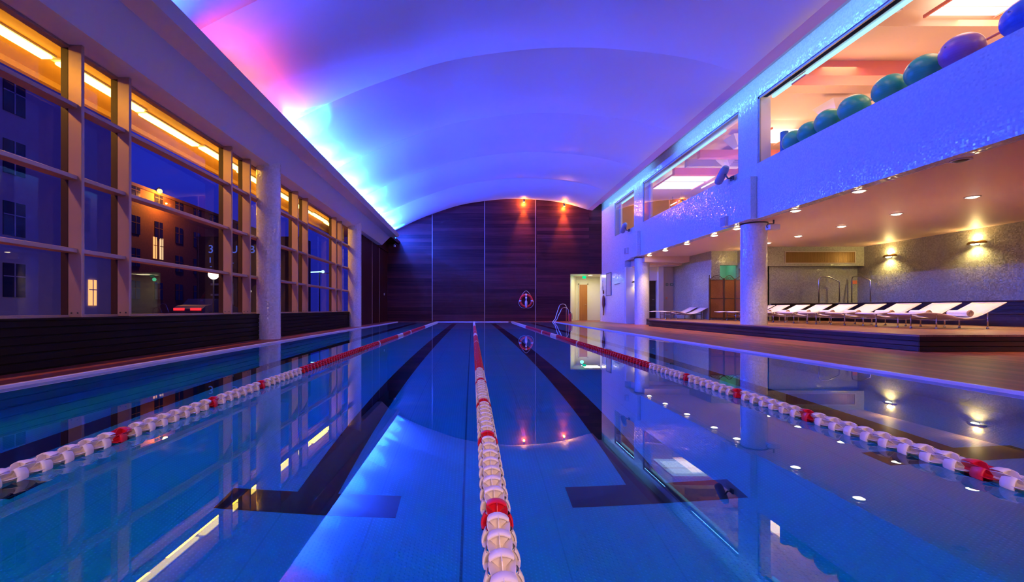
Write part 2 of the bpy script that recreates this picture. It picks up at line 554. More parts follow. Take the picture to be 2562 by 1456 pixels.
# inclined beam carrying the cove
BE = 22.8
P1, P2, P3, P4 = (-4.685, 4.058), (-4.275, 4.462), (-3.885, 4.462), (-3.755, 4.578)
mb = MB()
mb.prism([(-5.22, 4.058), P1, P2, P3, P4, (-3.83, 4.60), (-3.93, 4.51), (-4.86, 4.51), (-4.95, 5.10), (-5.22, 5.10)], YB, BE, "Y")
for yb_ in (6.75, 10.40):            # added unseen baffles, stop light crossing between the coloured cove sections
    mb.prism([(-4.86, 4.51), (-3.95, 4.51), (-3.95, 4.68), (-4.30, 5.05), (-4.55, 5.16), (-4.90, 4.98)], yb_, yb_ + .03, 'Y')
struct(mb.build('beam_left', M['beam']), 'pale inclined beam above the window wall')
mb = MB(); mb.box(XM - .3, -4.86, BE, YW, 4.0, 5.6)
mb.prism([(-4.95, 4.50), (-4.24, 4.50), (-4.20, 4.66), (-4.24, 4.66), (-4.28, 4.55), (-4.95, 4.55)], BE, YW, 'Y')  # added unseen ledge, keeps the cove light off the wall below
struct(mb.build('wall_left_top', M['wood_side']), 'dark panel above the far end of the left wall')

def column(x, y, r, z0, z1, label, n):
    mb = MB()
    prof = [(r * .995, 0), (r, .02)] + [(r, z) for z in [(z1 - z0) * t / 6 for t in range(1, 6)]] + [(r, z1 - z0)]
    mb.lathe(prof, (0, 0, 0), 48)
    o = mb.build('column_%d' % n, M['mosaic_white'])
    o.location = (x, y, z0)
    return struct(o, label)
column(-4.83, 10.42, .265, DK, 4.32, 'round white mosaic column by the windows, nearer one', 1)
column(-4.78, 17.85, .265, DK, 4.32, 'round white mosaic column by the windows, farther one', 2)

# ================================================================== CEILING
CP = [(-4.95, 4.96), (-4.62, 5.20), (-4.22, 5.43), (-3.3, 5.88), (-2.36, 6.26), (-.80, 6.77), (.70, 7.03), (2.16, 7.15), (3.66, 7.10), (5.33, 6.88), (6.68, 6.50)]
def catmull(P, n):
    P = [Vector((p[0], p[1])) for p in P]
    P = [P[0] * 2 - P[1]] + P + [P[-1] * 2 - P[-2]]
    out = []
    for i in range(1, len(P) - 2):
        for k in range(n):
            t = k / n
            p0, p1, p2, p3 = P[i - 1:i + 3]
            out.append(.5 * ((2 * p1) + (p2 - p0) * t + (2 * p0 - 5 * p1 + 4 * p2 - p3) * t * t + (3 * p1 - p0 - 3 * p2 + p3) * t ** 3))
    out.append(P[-2])
    return out
curve = catmull(CP, 8)
SE = [YB, 0.0, 3.6, 7.2, 10.8, 14.4, 17.95, 21.5, YW]
mb = MB()
NY = 16
for s0, s1 in zip(SE[:-1], SE[1:]):
    vs = []
    for j in range(NY + 1):
        t = j / NY
        sag = SAG * sin(pi * t) ** .8 if 0 < t < 1 else 0.0
        for q, p in enumerate(curve):
            e = min(1.0, min(q, len(curve) - 1 - q) / 18.0)
            vs.append((p.x, s0 + (s1 - s0) * t, p.y - sag * e ** .6))
    n = len(curve)
    fs = [(j * n + i, j * n + i + 1, (j + 1) * n + i + 1, (j + 1) * n + i) for j in range(NY) for i in range(n - 1)]
    mb.add(vs, fs, True)
o = mb.build('ceiling', M['vault'], weld=False)
struct(o, 'white barrel vaulted ceiling in sagging panels')
# right edge of the vault: flat strip, small fascia and light slot
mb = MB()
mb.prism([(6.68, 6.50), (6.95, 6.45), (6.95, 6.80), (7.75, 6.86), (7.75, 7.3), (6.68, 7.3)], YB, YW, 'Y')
struct(mb.build('ceiling_edge', paint('gym_glow_edge_paint', (.76, .50, .56), .5, var=.01)), 'flat white edge strip of the vault on the right')  # pink of the warm gym light put into the strip's colour

# ================================================================== FAR WALL
mb = MB()
zt = 8.0
mb.box(-6, 5.68, YW, YW + .3, DK, zt); mb.box(5.68, 7.75, YW, YW + .3, 2.78, zt)
struct(mb.build('wall_back', M['wood_wall']), 'dark horizontally grained timber wall at the end of the pool')
for k, x in enumerate((-2.33, .707, 3.66)):
    mb = MB(); mb.box(x - .02, x + .02, YW - .012, YW, DK, 7.3)
    struct(mb.build('trim_%d' % (4 + k), M['frame']), 'thin pale vertical joint in the end wall')

# corridor behind the opening at the right of the end wall
mb = MB()
yb = 28.0
mb.box(6.59, 9.2, yb, yb + .2, DK, 3.0)
mb.prism([(5.68, YW + .3), (6.59, yb), (6.50, yb + .2), (5.5, YW + .3)], DK, 2.78, 'Z')
mb.box(8.6, 8.8, YW + .3, yb, DK, 2.78)
mb.box(7.50, 7.75, YW, YW + .3, DK, 2.78)
struct(mb.build('wall_corridor', M['cream']), 'cream corridor walls behind the end opening')
mb = MB(); mb.box(5.4, 9.2, YW + .3, yb + .2, 2.78, 2.9)
struct(mb.build('ceiling_corridor', M['cream']), 'cream corridor ceiling')
d = empty('door_1', (7.05, yb, DK)); struct(d, 'orange brown veneered door at the back of the corridor')
mb = MB(); mb.box(-.255, .255, -.045, 0, 0, 2.27, .005); mb.build('door_leaf', M['door'], d)
mb = MB(); mb.box(-.31, -.255, -.05, 0, 0, 2.33); mb.box(.255, .31, -.05, 0, 0, 2.33); mb.box(-.31, .31, -.05, 0, 2.27, 2.33)
mb.build('door_frame', M['cream'], d)
mb = MB(); mb.tube([(.19, -.05, 1.0), (.19, -.09, 1.0), (.08, -.09, 1.0)], .010, 8); mb.build('door_handle', M['metal'], d)

# ================================================================== RIGHT FACADE
XF = 7.5
ZB, ZSI, ZHD, ZT = 3.11, 4.56, 6.30, 6.86
YO = 21.65
mb = MB()
mb.box(XF, XF + .25, YB, YO, ZB, ZSI)                       # band above the loungers
mb.box(XF, XF + .25, YB, YW, ZHD, ZT)                       # head
for y0, y1 in ((YB, -1.5), (11.57, 12.39), (19.35, 20.40), (23.2, YW)):
    mb.box(XF, XF + .25, y0, y1, ZSI, ZHD)
mb.box(XF, XF + .96, YO, YW, DK, ZSI)                       # solid end bay
for y0 in (11.6, 19.62):
    mb.box(7.33, XF, y0, y0 + 1.0, ZB, 4.24, .01)
struct(mb.build('wall_right', M['mosaic_white']), 'white mosaic facade with the gym windows above')
column(7.85, 12.27, .325, .30, ZB, 'round white mosaic column on the lounger platform', 3)
column(7.85, 20.37, .325, DK, ZB, 'round white mosaic column beside the far end of the platform', 4)
# thin black ring where the columns meet the band
for k, y in enumerate((12.27, 20.37)):
    mb = MB(); mb.lathe([(.325, 0), (.345, 0), (.345, .03), (.325, .03)], (7.85, y, ZB - .03), 48)
    struct(mb.build('trim_%d' % (7 + k), M['dark_metal']), 'thin dark collar on top of a mosaic column')

# gym windows
GW = [(-1.5, 11.57), (12.39, 19.35), (20.40, 23.2)]
for i, (y0, y1) in enumerate(GW):
    root = empty('window_%d' % (20 + i), (XF, (y0 + y1) / 2, ZSI))
    struct(root, ['long gym window nearest the camera', 'gym window between the two facade columns', 'small gym window at the far end of the facade'][i])
    yc = (y0 + y1) / 2; h = (y1 - y0) / 2; H = ZHD - ZSI
    mb = MB()
    mb.box(.02, .06, -h, -h + .05, 0, H); mb.box(.02, .06, h - .05, h, 0, H); mb.box(.02, .06, -h, h, H - .05, H); mb.box(.02, .06, -h, h, 0, .015)
    mb.build('frame', M['grey_plastic'], root)
    mb = MB(); mb.quad((.04, -h + .03, .01), (.04, h - .03, .01), (.04, h - .03, H - .03), (.04, -h + .03, H - .03))
    mb.build('pane', M['glass_clear'], root)
    mb = MB()
    mb.box(.25, .34, h - .22 if i else h, h + .0, 0, H); mb.box(.06, .34, -h, h, H - .0, H + .02); mb.box(.25, .40, -h, h, -.10, -.02)
    mb.box(.06, .34, h - .012, h, 0, H)
    mb.build('reveal', M['white'], root)

# ---- gym interior
GXB = 15.0; GZ0, GZ1 = 4.36, 7.0
mb = MB()
mb.box(GXB, GXB + .2, YB, YW, GZ0, GZ1); mb.box(XF + .25, GXB, YW - .1, YW + .1, GZ0, GZ1); mb.box(XF + .25, GXB, YB - .1, YB + .1, GZ0, GZ1)
struct(mb.build('wall_gym', M['peach']), 'peach walls of the gym')
mb = MB(); mb.box(XF + .25, GXB, YB, YW, GZ0 - .12, GZ0)
struct(mb.build('floor_gym', M['beige']), 'gym floor')
mb = MB(); mb.box(XF + .25, GXB + .2, YB, YW, GZ1, GZ1 + .15)
# folded coffer ribs crossing the gym ceiling
for k in range(7):
    y = 3.0 + k * 2.9
    mb.prism([(y, GZ1), (y + .55, GZ1 - .26), (y + 1.1, GZ1)], XF + .9, GXB, 'X')
struct(mb.build('ceiling_gym', M['peach']), 'peach gym ceiling with folded ribs')

# ---- lounge under the gym
XB = 14.93
mb = MB()
mb.box(XF + .25, XB + .3, YB, 21.5, ZB - .0, ZB + .12)
mb.box(XF + .25, 9.78, 19.8, 21.5, 2.86, ZB)
mb.box(XF + .25, 9.78, 20.5, 21.5, 2.79, 2.86)
struct(mb.build('ceiling_lounge', M['soffit']), 'low ceiling over the loungers')
mb = MB(); mb.box(XB, XB + .2, YB, 17.3, DK, ZB + .1)
struct(mb.build('wall_lounge_right', M['mosaic_green']), 'grey green mosaic wall behind the loungers')
mb = MB()
mb.box(11.3, XB + .2, 17.05, 17.25, DK, ZB)                  # recessed wall
# bulkhead with a rounded left end
blk = [(XB, 17.05), (XB, 16.76), (11.15, 16.76)]
for t in range(1, 9):
    a = pi / 2 * t / 8
    blk.append((11.15 - .30 * sin(a), 17.06 - .30 * cos(a)))
blk.append((10.85, 18.0)); blk.append((11.3, 18.0)); blk.append((11.3, 17.05))
mb.prism(blk, 2.38, ZB, 'Z', False)
mb.box(9.78, 10.13, 18.0, 18.2, DK, ZB); mb.box(10.13, 10.90, 18.0, 18.2, 2.53, ZB); mb.box(10.90, 11.5, 18.0, 18.2, DK, ZB); mb.box(10.13, 10.90, 18.0, 18.2, DK, 1.75)
mb.box(9.78, 9.98, 18.2, 21.5, DK, ZB)                       # side of the box
mb.box(11.3, 11.5, 17.05, 18.2, DK, ZB)
mb.box(XB, XB + .2, 17.2, 21.5, DK, ZB)
struct(mb.build('wall_lounge_back', M['mosaic_green']), 'grey green mosaic wall with a bulkhead at the back of the lounge')
mb = MB()
mb.box(10.0, 11.3, 18.9, 19.0, 1.4, 2.9); mb.box(10.05, 10.13, 18.2, 18.9, 1.4, 2.9); mb.box(10.90, 10.98, 18.2, 18.9, 1.4, 2.9); mb.box(10.0, 11.0, 18.2, 18.9, 2.7, 2.8); mb.box(10.0, 11.0, 18.2, 18.9, 1.4, 1.5)
struct(mb.build('wall_niche', paint('mint_niche_paint', (0.42, 0.75, 0.58), .5)), 'mint green niche above the folding screen')
mb = MB()
mb.box(XF, 8.46, 21.45, 21.66, DK, 2.79); mb.box(8.46, 9.03, 21.5, 21.7, 2.13, 2.86); mb.box(9.03, 9.26, 21.3, 21.7, DK, 2.86)
struct(mb.build('wall_lounge_end', M['white']), 'white wall with the dark doorway at the end of the lounge')
mb = MB(); mb.box(9.26, 9.80, 21.40, 21.7, DK, 2.79)
struct(mb.build('wall_lounge_pier', M['beige']), 'beige wall pier beside the dark doorway')
d = empty('door_2', (8.745, 21.62, .30)); struct(d, 'dark open doorway at the end of the lounge')
mb = MB(); mb.box(-.28, .28, .05, .09, 0, 1.83); mb.build('door_leaf', M['plinth'], d)
mb = MB(); mb.tube([(.2, .05, .9), (.2, .01, .9), (.1, .01, .9)], .01, 8); mb.build('door_handle', M['metal'], d)

# platform
PZ = .30
mb = MB()
mb.prism([(7.33, 7.21), (XB, 7.21), (XB, 21.5), (7.93, 21.2), (7.93, 18.3), (7.33, 18.3)], PZ - .03, PZ, 'Z')
struct(mb.build('platform_floor', M['platform']), 'raised wooden platform under the loungers')
mb = MB()
mb.box(7.36, XB, 7.24, 18.27, DK, PZ - .03); mb.box(7.96, XB, 18.27, 21.2, DK, PZ - .03)
for k in range(3):
    z = DK + .005 + k * .085
    mb.box(7.335, 7.36, 7.225, 18.29, z, z + .072, .004)
    mb.box(7.34, XB, 7.215, 7.24, z, z + .072, .004)
    mb.box(7.935, 7.96, 18.28, 21.2, z, z + .072, .004)
struct(mb.build('platform_plinth', M['plinth']), 'dark slatted sides of the lounger platform')

# raised tub surround with a step
mb = MB()
mb.prism([(13.5, 7.9), (XB, 7.9), (XB, 17.05), (11.6, 17.05), (11.6, 16.35), (13.5, 16.35)], PZ, .92, 'Z')
for k in range(6):
    z = PZ + .01 + k * .10
    mb.box(13.485, 13.5, 7.9, 16.35, z, z + .085, .003)
    mb.box(11.6, 13.5, 16.335, 16.35, z, z + .085, .003)
mb.prism([(13.46, 7.86), (XB, 7.86), (XB, 17.05), (11.56, 17.05), (11.56, 16.31), (13.46, 16.31)], .92, .95, 'Z')
struct(mb.build('tub_surround', M['plinth']), 'dark timber surround of the raised tub along the back')
mb = MB(); mb.box(13.12, 13.5, 7.9, 16.0, PZ, .60); mb.box(13.08, 13.5, 7.88, 16.0, .60, .634, .004)
struct(mb.build('tub_step', M['plinth']), 'dark timber step in front of the raised tub')

# wall behind the camera
mb = MB(); mb.box(-9, 17, YB - .5, YB - .3, -1.3, 8.2)
struct(mb.build('wall_front', M['white']), 'plain wall behind the photographer')

# ================================================================== LANE ROPES
FL = 0.108
def float_mesh(fine=True):
    mb = MB()
    L = FL
    mb.tube([(0, -L / 2, 0), (0, L / 2, 0)], .014, 8, cap=False)
    NS = 4
    hw = radians(40)
    def P(r, a, y): return (r * cos(a), y, r * sin(a))
    na = 6 if fine else 3
    for s in range(NS):
        a = radians(90 + 90 * s)
        sh = L * .05 if s % 2 == 0 else -L * .45
        y0, y1 = sh, sh + L * .52
        prof = [(.0525, y0), (.0545, y0 + (y1 - y0) * .3), (.050, y0 + (y1 - y0) * .75), (.043, y1)]
        vs = []
        for r, y in prof:
            for k in range(na + 1):
                t = -hw + 2 * hw * k / na
                # petals narrow towards the tail
                q = 1.0 - .25 * max(0, (y - y0) / (y1 - y0) - .4)
                vs.append(P(r, a + t * q, y))
        fs = [(i * (na + 1) + k, i * (na + 1) + k + 1, (i + 1) * (na + 1) + k + 1, (i + 1) * (na + 1) + k) for i in range(3) for k in range(na)]
        vin = [tuple((Vector((p[0], 0, p[2])) * .93 + Vector((0, p[1], 0)))) for p in vs]
        mb.add(vs, fs, True)
        mb.add(vin, [f[::-1] for f in fs], True)
        # rim
        mb.add([*vs[:na + 1], *vin[:na + 1]], [(k, k + 1, k + na + 2, k + na + 1) for k in range(na)])
        # cup wall (disc sector)
        yd = y0 + L * .10
        rim = [P(.051, a - hw + 2 * hw * k / na, yd) for k in range(na + 1)]
        hub = [P(.013, a - hw + 2 * hw * k / na, yd + .008) for k in range(na + 1)]
        mb.add(rim + hub, [(k, k + 1, k + na + 2, k + na + 1) for k in range(na)])
        # centre vane in front of the cup
        if fine:
            w = .0012
            for sg in (1,):
                pr = [(.013, yd), (.0545, yd - .004), (.050, yd - L * .30), (.030, yd - L * .42), (.013, yd - L * .42)]
                u = Vector((-sin(a), 0, cos(a))) * w
                A = [Vector(P(r, a, y)) + u for r, y in pr]; B = [Vector(P(r, a, y)) - u for r, y in pr]
                n = len(pr)
                mb.add(A + B, [tuple(range(n)), tuple(range(n, 2 * n))[::-1]] + [(i, i + n, (i + 1) % n + n, (i + 1) % n) for i in range(n)])
        # boundary fin
        a2 = a + radians(45)
        w = .0014
        pr = [(.013, -L / 2), (.041, -L / 2), (.049, -L * .25), (.051, 0), (.049, L * .25), (.041, L / 2), (.013, L / 2)]
        u = Vector((-sin(a2), 0, cos(a2))) * w
        A = [Vector(P(r, a2, y)) + u for r, y in pr]; B = [Vector(P(r, a2, y)) - u for r, y in pr]
        n = len(pr)
        mb.add(A + B, [tuple(range(n)), tuple(range(n, 2 * n))[::-1]] + [(i, i + n, (i + 1) % n + n, (i + 1) % n) for i in range(n)])
    return mb

ROPES = [(-1.95, 1.02, [2.4, 3.26, 4.07], 4.98, 'left lane rope of white and red floats, the one nearest the windows'),
         (.0815, .95, [1.50, 2.37, 3.22, 4.19], 5.0, 'middle lane rope of white and red floats running towards the camera'),
         (2.196, 1.25, [1.9, 2.82, 3.67, 4.5], 5.40, 'right lane rope of white and red floats, the one nearest the lounger deck')]
pw = float_mesh().build('lane_float', M['float_white']); pr_ = float_mesh().build('lane_float', M['float_red'])
pw['label'] = 'white cupped float'; pr_['label'] = 'red cupped float'
first = True
RZ = .012
for (x, ys, reds, yred, lab) in ROPES:
    root = empty('lane_rope', (x, ys, RZ), 0, lab, 'lane rope', 'lane ropes across the pool')
    mb = MB(); mb.tube([(0, -.6, 0), (0, 24.9 - ys, 0)], .004, 6)
    mb.build('cable', M['cable'], root)
    N = int((24.3 - ys) / FL)
    def is_red(y):
        if y >= yred:
            if abs(y - 9.15) < FL * .5: return False
            if 11.3 < y < 12.2: return False
            if abs(y - 13.7) < FL * .8: return False
            if y > 17.8: return False
            return True
        return any(abs(y - r) < FL * .5 for r in reds)
    used = set()
    far = {True: MB(), False: MB()}
    fm = float_mesh(False)
    for i in range(N):
        y = ys + i * FL
        red = is_red(y)
        if i < 99:
            src = pr_ if red else pw
            if src.parent is None:
                o = src
            else:
                o = src.copy(); COL.objects.link(o)
            o.parent = root
            o.location = (0, y - ys, 0)
            o.rotation_euler = (0, radians(random.uniform(-9, 9)), 0)
        else:
            far[red].add([(p[0], p[1] + y - ys, p[2]) for p in fm.v], fm.f)
    for red in (True, False):
        o = far[red].build('distant_floats', M['float_red' if red else 'float_white'], root, weld=False)
        o['kind'] = 'stuff'
        o['label'] = 'red floats far down the rope' if red else 'white floats far down the rope'
    mb = MB(); mb.tube([(0, 24.3 - ys, 0), (0, 24.7 - ys, 0)], .03, 8); mb.tube([(0, 24.7 - ys, 0), (0, 25.0 - ys, .02)], .008, 6)
    mb.build('tension_anchor', M['float_white'], root)

# ================================================================== LOUNGERS
def smooth_curve(P, n=6):
    return [(p.x, p.y) for p in catmull(P, n)]
SLP = [(-.98, .315), (-.80, .335), (-.55, .33), (-.28, .285), (-.02, .225), (.20, .225), (.42, .29), (.68, .42), (.95, .56)]
slc = smooth_curve(SLP, 4)
def build_lounger(rz):
    """lies along local x: feet at -x, head at +x"""
    root = empty('sun_lounger')
    W = .31
    th = .016
    poly = [(p[0], p[1] + th) for p in slc] + [(p[0], p[1]) for p in slc[::-1]]
    mb = MB()
    nn = len(slc)
    vs = []
    for yy in (-W, -W * .5, 0, W * .5, W):
        dip = -.012 * (1 - (yy / W) ** 2)
        vs += [(p[0], yy, p[1] + th + dip) for p in slc]
    top = [(j * nn + i, j * nn + i + 1, (j + 1) * nn + i + 1, (j + 1) * nn + i) for j in range(4) for i in range(nn - 1)]
    mb.add(vs, top, True)
    vb = [(p[0], p[1], p[2] - th) for p in vs]
    mb.add(vb, [f[::-1] for f in top], True)
    for j in (0, 4):
        A = vs[j * nn:(j + 1) * nn]; B = vb[j * nn:(j + 1) * nn]
        mb.add(A + B, [(i, i + 1, i + 1 + nn, i + nn) for i in range(nn - 1)])
    for i in (0, nn - 1):
        A = [vs[j * nn + i] for j in range(5)]; B = [vb[j * nn + i] for j in range(5)]
        mb.add(A + B, [(k, k + 1, k + 6, k + 5) for k in range(4)])
    sl = mb.build('sling', M['sling'], root)
    mb = MB()
    for sg in (-1, 1):
        mb.tube([(p[0], sg * (W + .006), p[1] + th * .5) for p in slc], .011, 6)
    mb.tube([(slc[0][0], -W, slc[0][1] + .008), (slc[0][0], W, slc[0][1] + .008)], .011, 6)
    mb.tube([(slc[-1][0], -W, slc[-1][1] + .008), (slc[-1][0], W, slc[-1][1] + .008)], .011, 6)
    mb.build('side_rail', M['sling'], root)
    mb = MB()
    for x in (-.50, .60):
        z = .19 if x < 0 else .20
        mb.tube([(x, -.27, z), (x, .27, z)], .011, 6)
    for sg in (-1, 1):
        mb.tube([(-.50, sg * .27, .19), (.60, sg * .27, .20)], .010, 6)
    mb.build('base_frame', M['metal'], root)
    for x, top in ((-.50, .325), (.60, .375)):
        for sg in (-1, 1):
            mb = MB()
            mb.tube([(x, sg * .27, .0), (x, sg * .27, top)], .013, 8)
            lg = mb.build('leg', M['metal'], root)
            mb = MB(); mb.lathe([(0, 0), (.022, 0), (.022, .03), (.014, .04), (0, .04)], (x, sg * .27, 0), 10)
            mb.build('foot_pad', M['grey_plastic'], lg)
    return root
def build_towel():
    root = empty('rolled_towel')
    mb = MB()
    L, R = .42, .068
    prof = [(.0, -L / 2 + .012), (R * .55, -L / 2 + .006), (R * .9, -L / 2), (R, -L / 2 + .02)] + [(R * (1 + .02 * sin(k * 2.2)), -L / 2 + .02 + (L - .04) * k / 6) for k in range(1, 6)] + [(R, L / 2 - .02), (R * .9, L / 2), (0, L / 2 - .012)]
    mb.lathe(prof[3:-2], (0, 0, R), 20, 'Y')
    mb.build('towel_roll', M['towel'], root)
    mb = MB()
    # visible spiral end of the roll
    pts = []
    for k in range(60):
        a = k / 59 * 2 * pi * 3.2
        r = .010 + (R - .014) * k / 59
        pts.append((r * cos(a), -L / 2 - .002, R + r * sin(a)))
    mb.tube(pts, .0065, 5)
    mb.lathe([(0, 0), (R * .99, 0), (R * .99, .02), (0, .02)], (0, -L / 2, R), 20, 'Y')
    mb.build('towel_end', M['towel_end'], root)
    mb = MB()
    mb.lathe([(0, 0), (R * .99, 0), (R * .99, -.02), (0, -.02)], (0, L / 2, R), 20, 'Y')
    mb.build('towel_end', M['towel'], root)
    return root

ORD = ['first', 'second', 'third', 'fourth', 'fifth', 'sixth', 'seventh', 'eighth', 'ninth', 'tenth', 'eleventh', 'twelfth']
LY = [9.62, 10.47, 11.38, 12.34, 13.22, 14.14, 15.06, 15.97, 16.75]
LP = None; TP = None
for i, y in enumerate(LY):
    if LP is None:
        LP = build_lounger(0); TP = build_towel(); lo, to = LP, TP
    else:
        lo, to = copy_tree(LP), copy_tree(TP)
    lo.location = (10.36, y, PZ); lo.rotation_euler = (0, 0, radians(random.uniform(-1.5, 1.5)))
    nm = ('cream sling sun lounger nearest the camera, at the right end of the row' if i == 0 else
          'cream sling sun lounger, %s along the row counted from the right end' % ORD[i])
    tag(lo, nm, 'sun lounger', 'sun loungers in a row on the platform')
    to.location = (10.36 + .33, y, PZ + .272)
    to.rotation_euler = (0, radians(-25), 0)
    tag(to, ('lilac rolled towel on the lounger nearest the camera' if i == 0 else 'lilac rolled towel on the %s lounger counted from the right end' % ORD[i]),
        'towel', 'rolled towels on the loungers')
for i, (x, y) in enumerate(((8.97, 18.55), (8.93, 19.45))):
    lo = copy_tree(LP)
    lo.location = (x, y, PZ)
    tag(lo, ['cream sun lounger beside the wall left of the folding screen, nearer of two', 'cream sun lounger right beside the far column, farther of two'][i],
        'sun lounger', 'sun loungers by the far column')

# ================================================================== FOLDING SCREEN
root = empty('folding_screen', (9.45, 17.55, PZ), 0, 'brown woven folding screen with arched lattice tops by the column', 'folding screen')
pts = [(-.12, -.22), (0.05, .06), (.58, -.02), (1.12, .16), (1.62, -.04)]
mw = paint('screen_rattan_weave', (0.30, 0.10, 0.035), .55, var=.3, scale=60, bump=.5)
mf = paint('screen_frame', (0.10, 0.045, 0.03), .45)
for k in range(4):
    a, c = Vector((*pts[k], 0)), Vector((*pts[k + 1], 0))
    dd = (c - a); w = dd.length; ang = math.atan2(dd.y, dd.x)
    pr0 = empty('screen_panel'); pr0.parent = root; pr0.location = a; pr0.rotation_euler = (0, 0, ang)
    mb = MB(); mb.box(.035, w - .035, -.008, .008, .08, 1.60)
    mb.build('woven_infill', mw, pr0)
    mb = MB()
    mb.box(.005, .04, -.016, .016, 0, 1.66, .004); mb.box(w - .04, w - .005, -.016, .016, 0, 1.66, .004)
    for z in (.06, .84, 1.58):
        mb.box(.03, w - .03, -.014, .014, z, z + .035)
    mb.build('panel_frame', mf, pr0)
    mb = MB()
    arch = [(.02 + (w - .04) * t / 10, 0, 1.62 + .16 * sin(pi * t / 10)) for t in range(11)]
    mb.tube(arch, .012, 6)
    for q in range(3):
        cx = w * (.28 + .22 * q)
        mb.tube([(cx + .05 * cos(t * pi / 6), 0, 1.675 + .04 * sin(t * pi / 6)) for t in range(12)], .006, 5, closed=True)
    mb.build('arched_top', mf, pr0)

# ================================================================== GYM BALLS
def solve_ball(off, X, r):
    lo_, hi = 4.0, 14.0
    for _ in range(60):
        mid = (lo_ + hi) / 2
        v = F * tan(atan(X / mid) - asin(r / sqrt(X * X + mid * mid)))
        if v > off: lo_ = mid
        else: hi = mid
    return mid
def ball_mat(name, c, c2=None):
    m, nt = new_mat(name); b = NB(nt)
    v = coords(b, 'Object')
    s = b.n('ShaderNodeSeparateXYZ', inp={0: v})
    ring = b.math('LESS_THAN', b.math('ABSOLUTE', b.math('SUBTRACT', b.math('FRACT', b.math('MULTIPLY', s.outputs[2], 26.0)), .5)), .06)
    col = b.mix(b.math('MULTIPLY', ring, .35), c, tuple(q * .6 for q in c))
    finish(b, base=col, rough=.32, spec=.5)
    return m
BR = .272
BX = 7.93
BM = [ball_mat('teal_ball_rubber', (.015, .40, .22)), ball_mat('purple_ball_rubber', (.26, .10, .40)), ball_mat('blue_ball_rubber', (.01, .10, .62))]
BL = ['teal exercise ball at the far end of the row behind the gym glass', 'teal exercise ball, second from the far end behind the gym glass',
      'teal exercise ball, third from the far end behind the gym glass', 'teal exercise ball, fourth from the far end, with a gap after it',
      'teal exercise ball, fifth from the far end behind the gym glass', 'teal exercise ball leaning against the purple ball',
      'purple exercise ball in the row behind the gym glass', 'bright blue exercise ball cut by the top right corner of the view']
shelf_z = 4.625
bproto = {}
for i, off in enumerate((773, 811, 853, 912, 996, 1077, 1163, 1315)):
    r = BR if i not in (0, 1) else .25
    y = solve_ball(off, BX, r)
    ci = 0 if i < 6 else (1 if i == 6 else 2)
    mb = MB(); mb.sphere((0, 0, r), r, 40, 24)
    root = mb.build('exercise_ball', BM[ci])
    root.location = (BX, y, shelf_z)
    root.rotation_euler = (0, 0, 0)
    mb = MB(); mb.lathe([(0, .008), (.012, .006), (.014, 0)], (0, 0, 0), 10, 'X')
    mb.v = [(p[0] - r * .96 - .012, p[1], p[2] + r + .07) for p in mb.v]
    mb.build('valve_plug', M['grey_plastic'], root)
    tag(root, BL[i], 'exercise ball', 'exercise balls in a row behind the gym glass')
mb = MB(); mb.box(7.76, 8.28, 3.0, 11.1, GZ0, 4.625)
o = mb.build('ball_shelf', M['grey_plastic']); tag(o, 'low grey shelf carrying the exercise balls', 'shelf')
root = empty('ball_rail', (8.31, 7.0, GZ0), 0, 'thin brown rail behind the exercise balls', 'rail')
mb = MB(); mb.tube([(0, -4, .72), (0, 4.0, .72)], .022, 8); mb.build('rail_bar', M['peach_red'], root)
for yy in (-3.5, -1, 1.5, 4):
    mb = MB(); mb.tube([(0, yy, 0), (0, yy, .71)], .014, 8); mb.build('post', M['peach_red'], root)
# rolled blue mat leaning beside the jamb
mb = MB(); mb.lathe([(0, 0), (.09, 0), (.09, .9), (.03, .9), (.03, .86), (0, .86)], (0, 0, 0), 20)
o = mb.build('exercise_mat', paint('blue_mat_foam', (.01, .16, .45), .6)); o.location = (7.98, 11.25, 4.36)
tag(o, 'rolled blue exercise mat standing beside the gym window jamb', 'mat')

# ================================================================== FIXTURES
EM = {}
EM['warm'] = emit('warm_lamp', (1.0, .78, .48), 26)
EM['warm2'] = emit('sconce_lamp', (1.0, .86, .42), 16)
EM['orange'] = emit('orange_lamp', (1.0, .42, .05), 12)
EM['yellow_tube'] = emit('yellow_strip', (1.0, .72, .13), 9.0)
EM['gym'] = emit('gym_panel', (1.0, .93, .78), 3.2)
EM['cool'] = emit('cool_panel', (.78, .95, 1.0), 2.6)
EM['cyan'] = emit('cyan_strip', (.30, .80, 1.0), 2.0)
EM['green'] = emit('green_sign_lamp', (.0, .75, .28), 1.3)
EM['red'] = emit('red_lamp', (1.0, .02, .03), 2.2)
EM['white'] = emit('white_globe', (1.0, .80, .70), 2.2)
EM['win'] = emit('lit_window', (1.0, .42, .14), 1.6)
EM['winpale'] = emit('pale_lit_window', (1.0, .62, .32), 1.3)
EM['blue'] = emit('blue_letters', (.10, .18, 1.0), .55)
EM['cyanbar'] = emit('cyan_bar', (.45, .95, 1.0), 2.2)

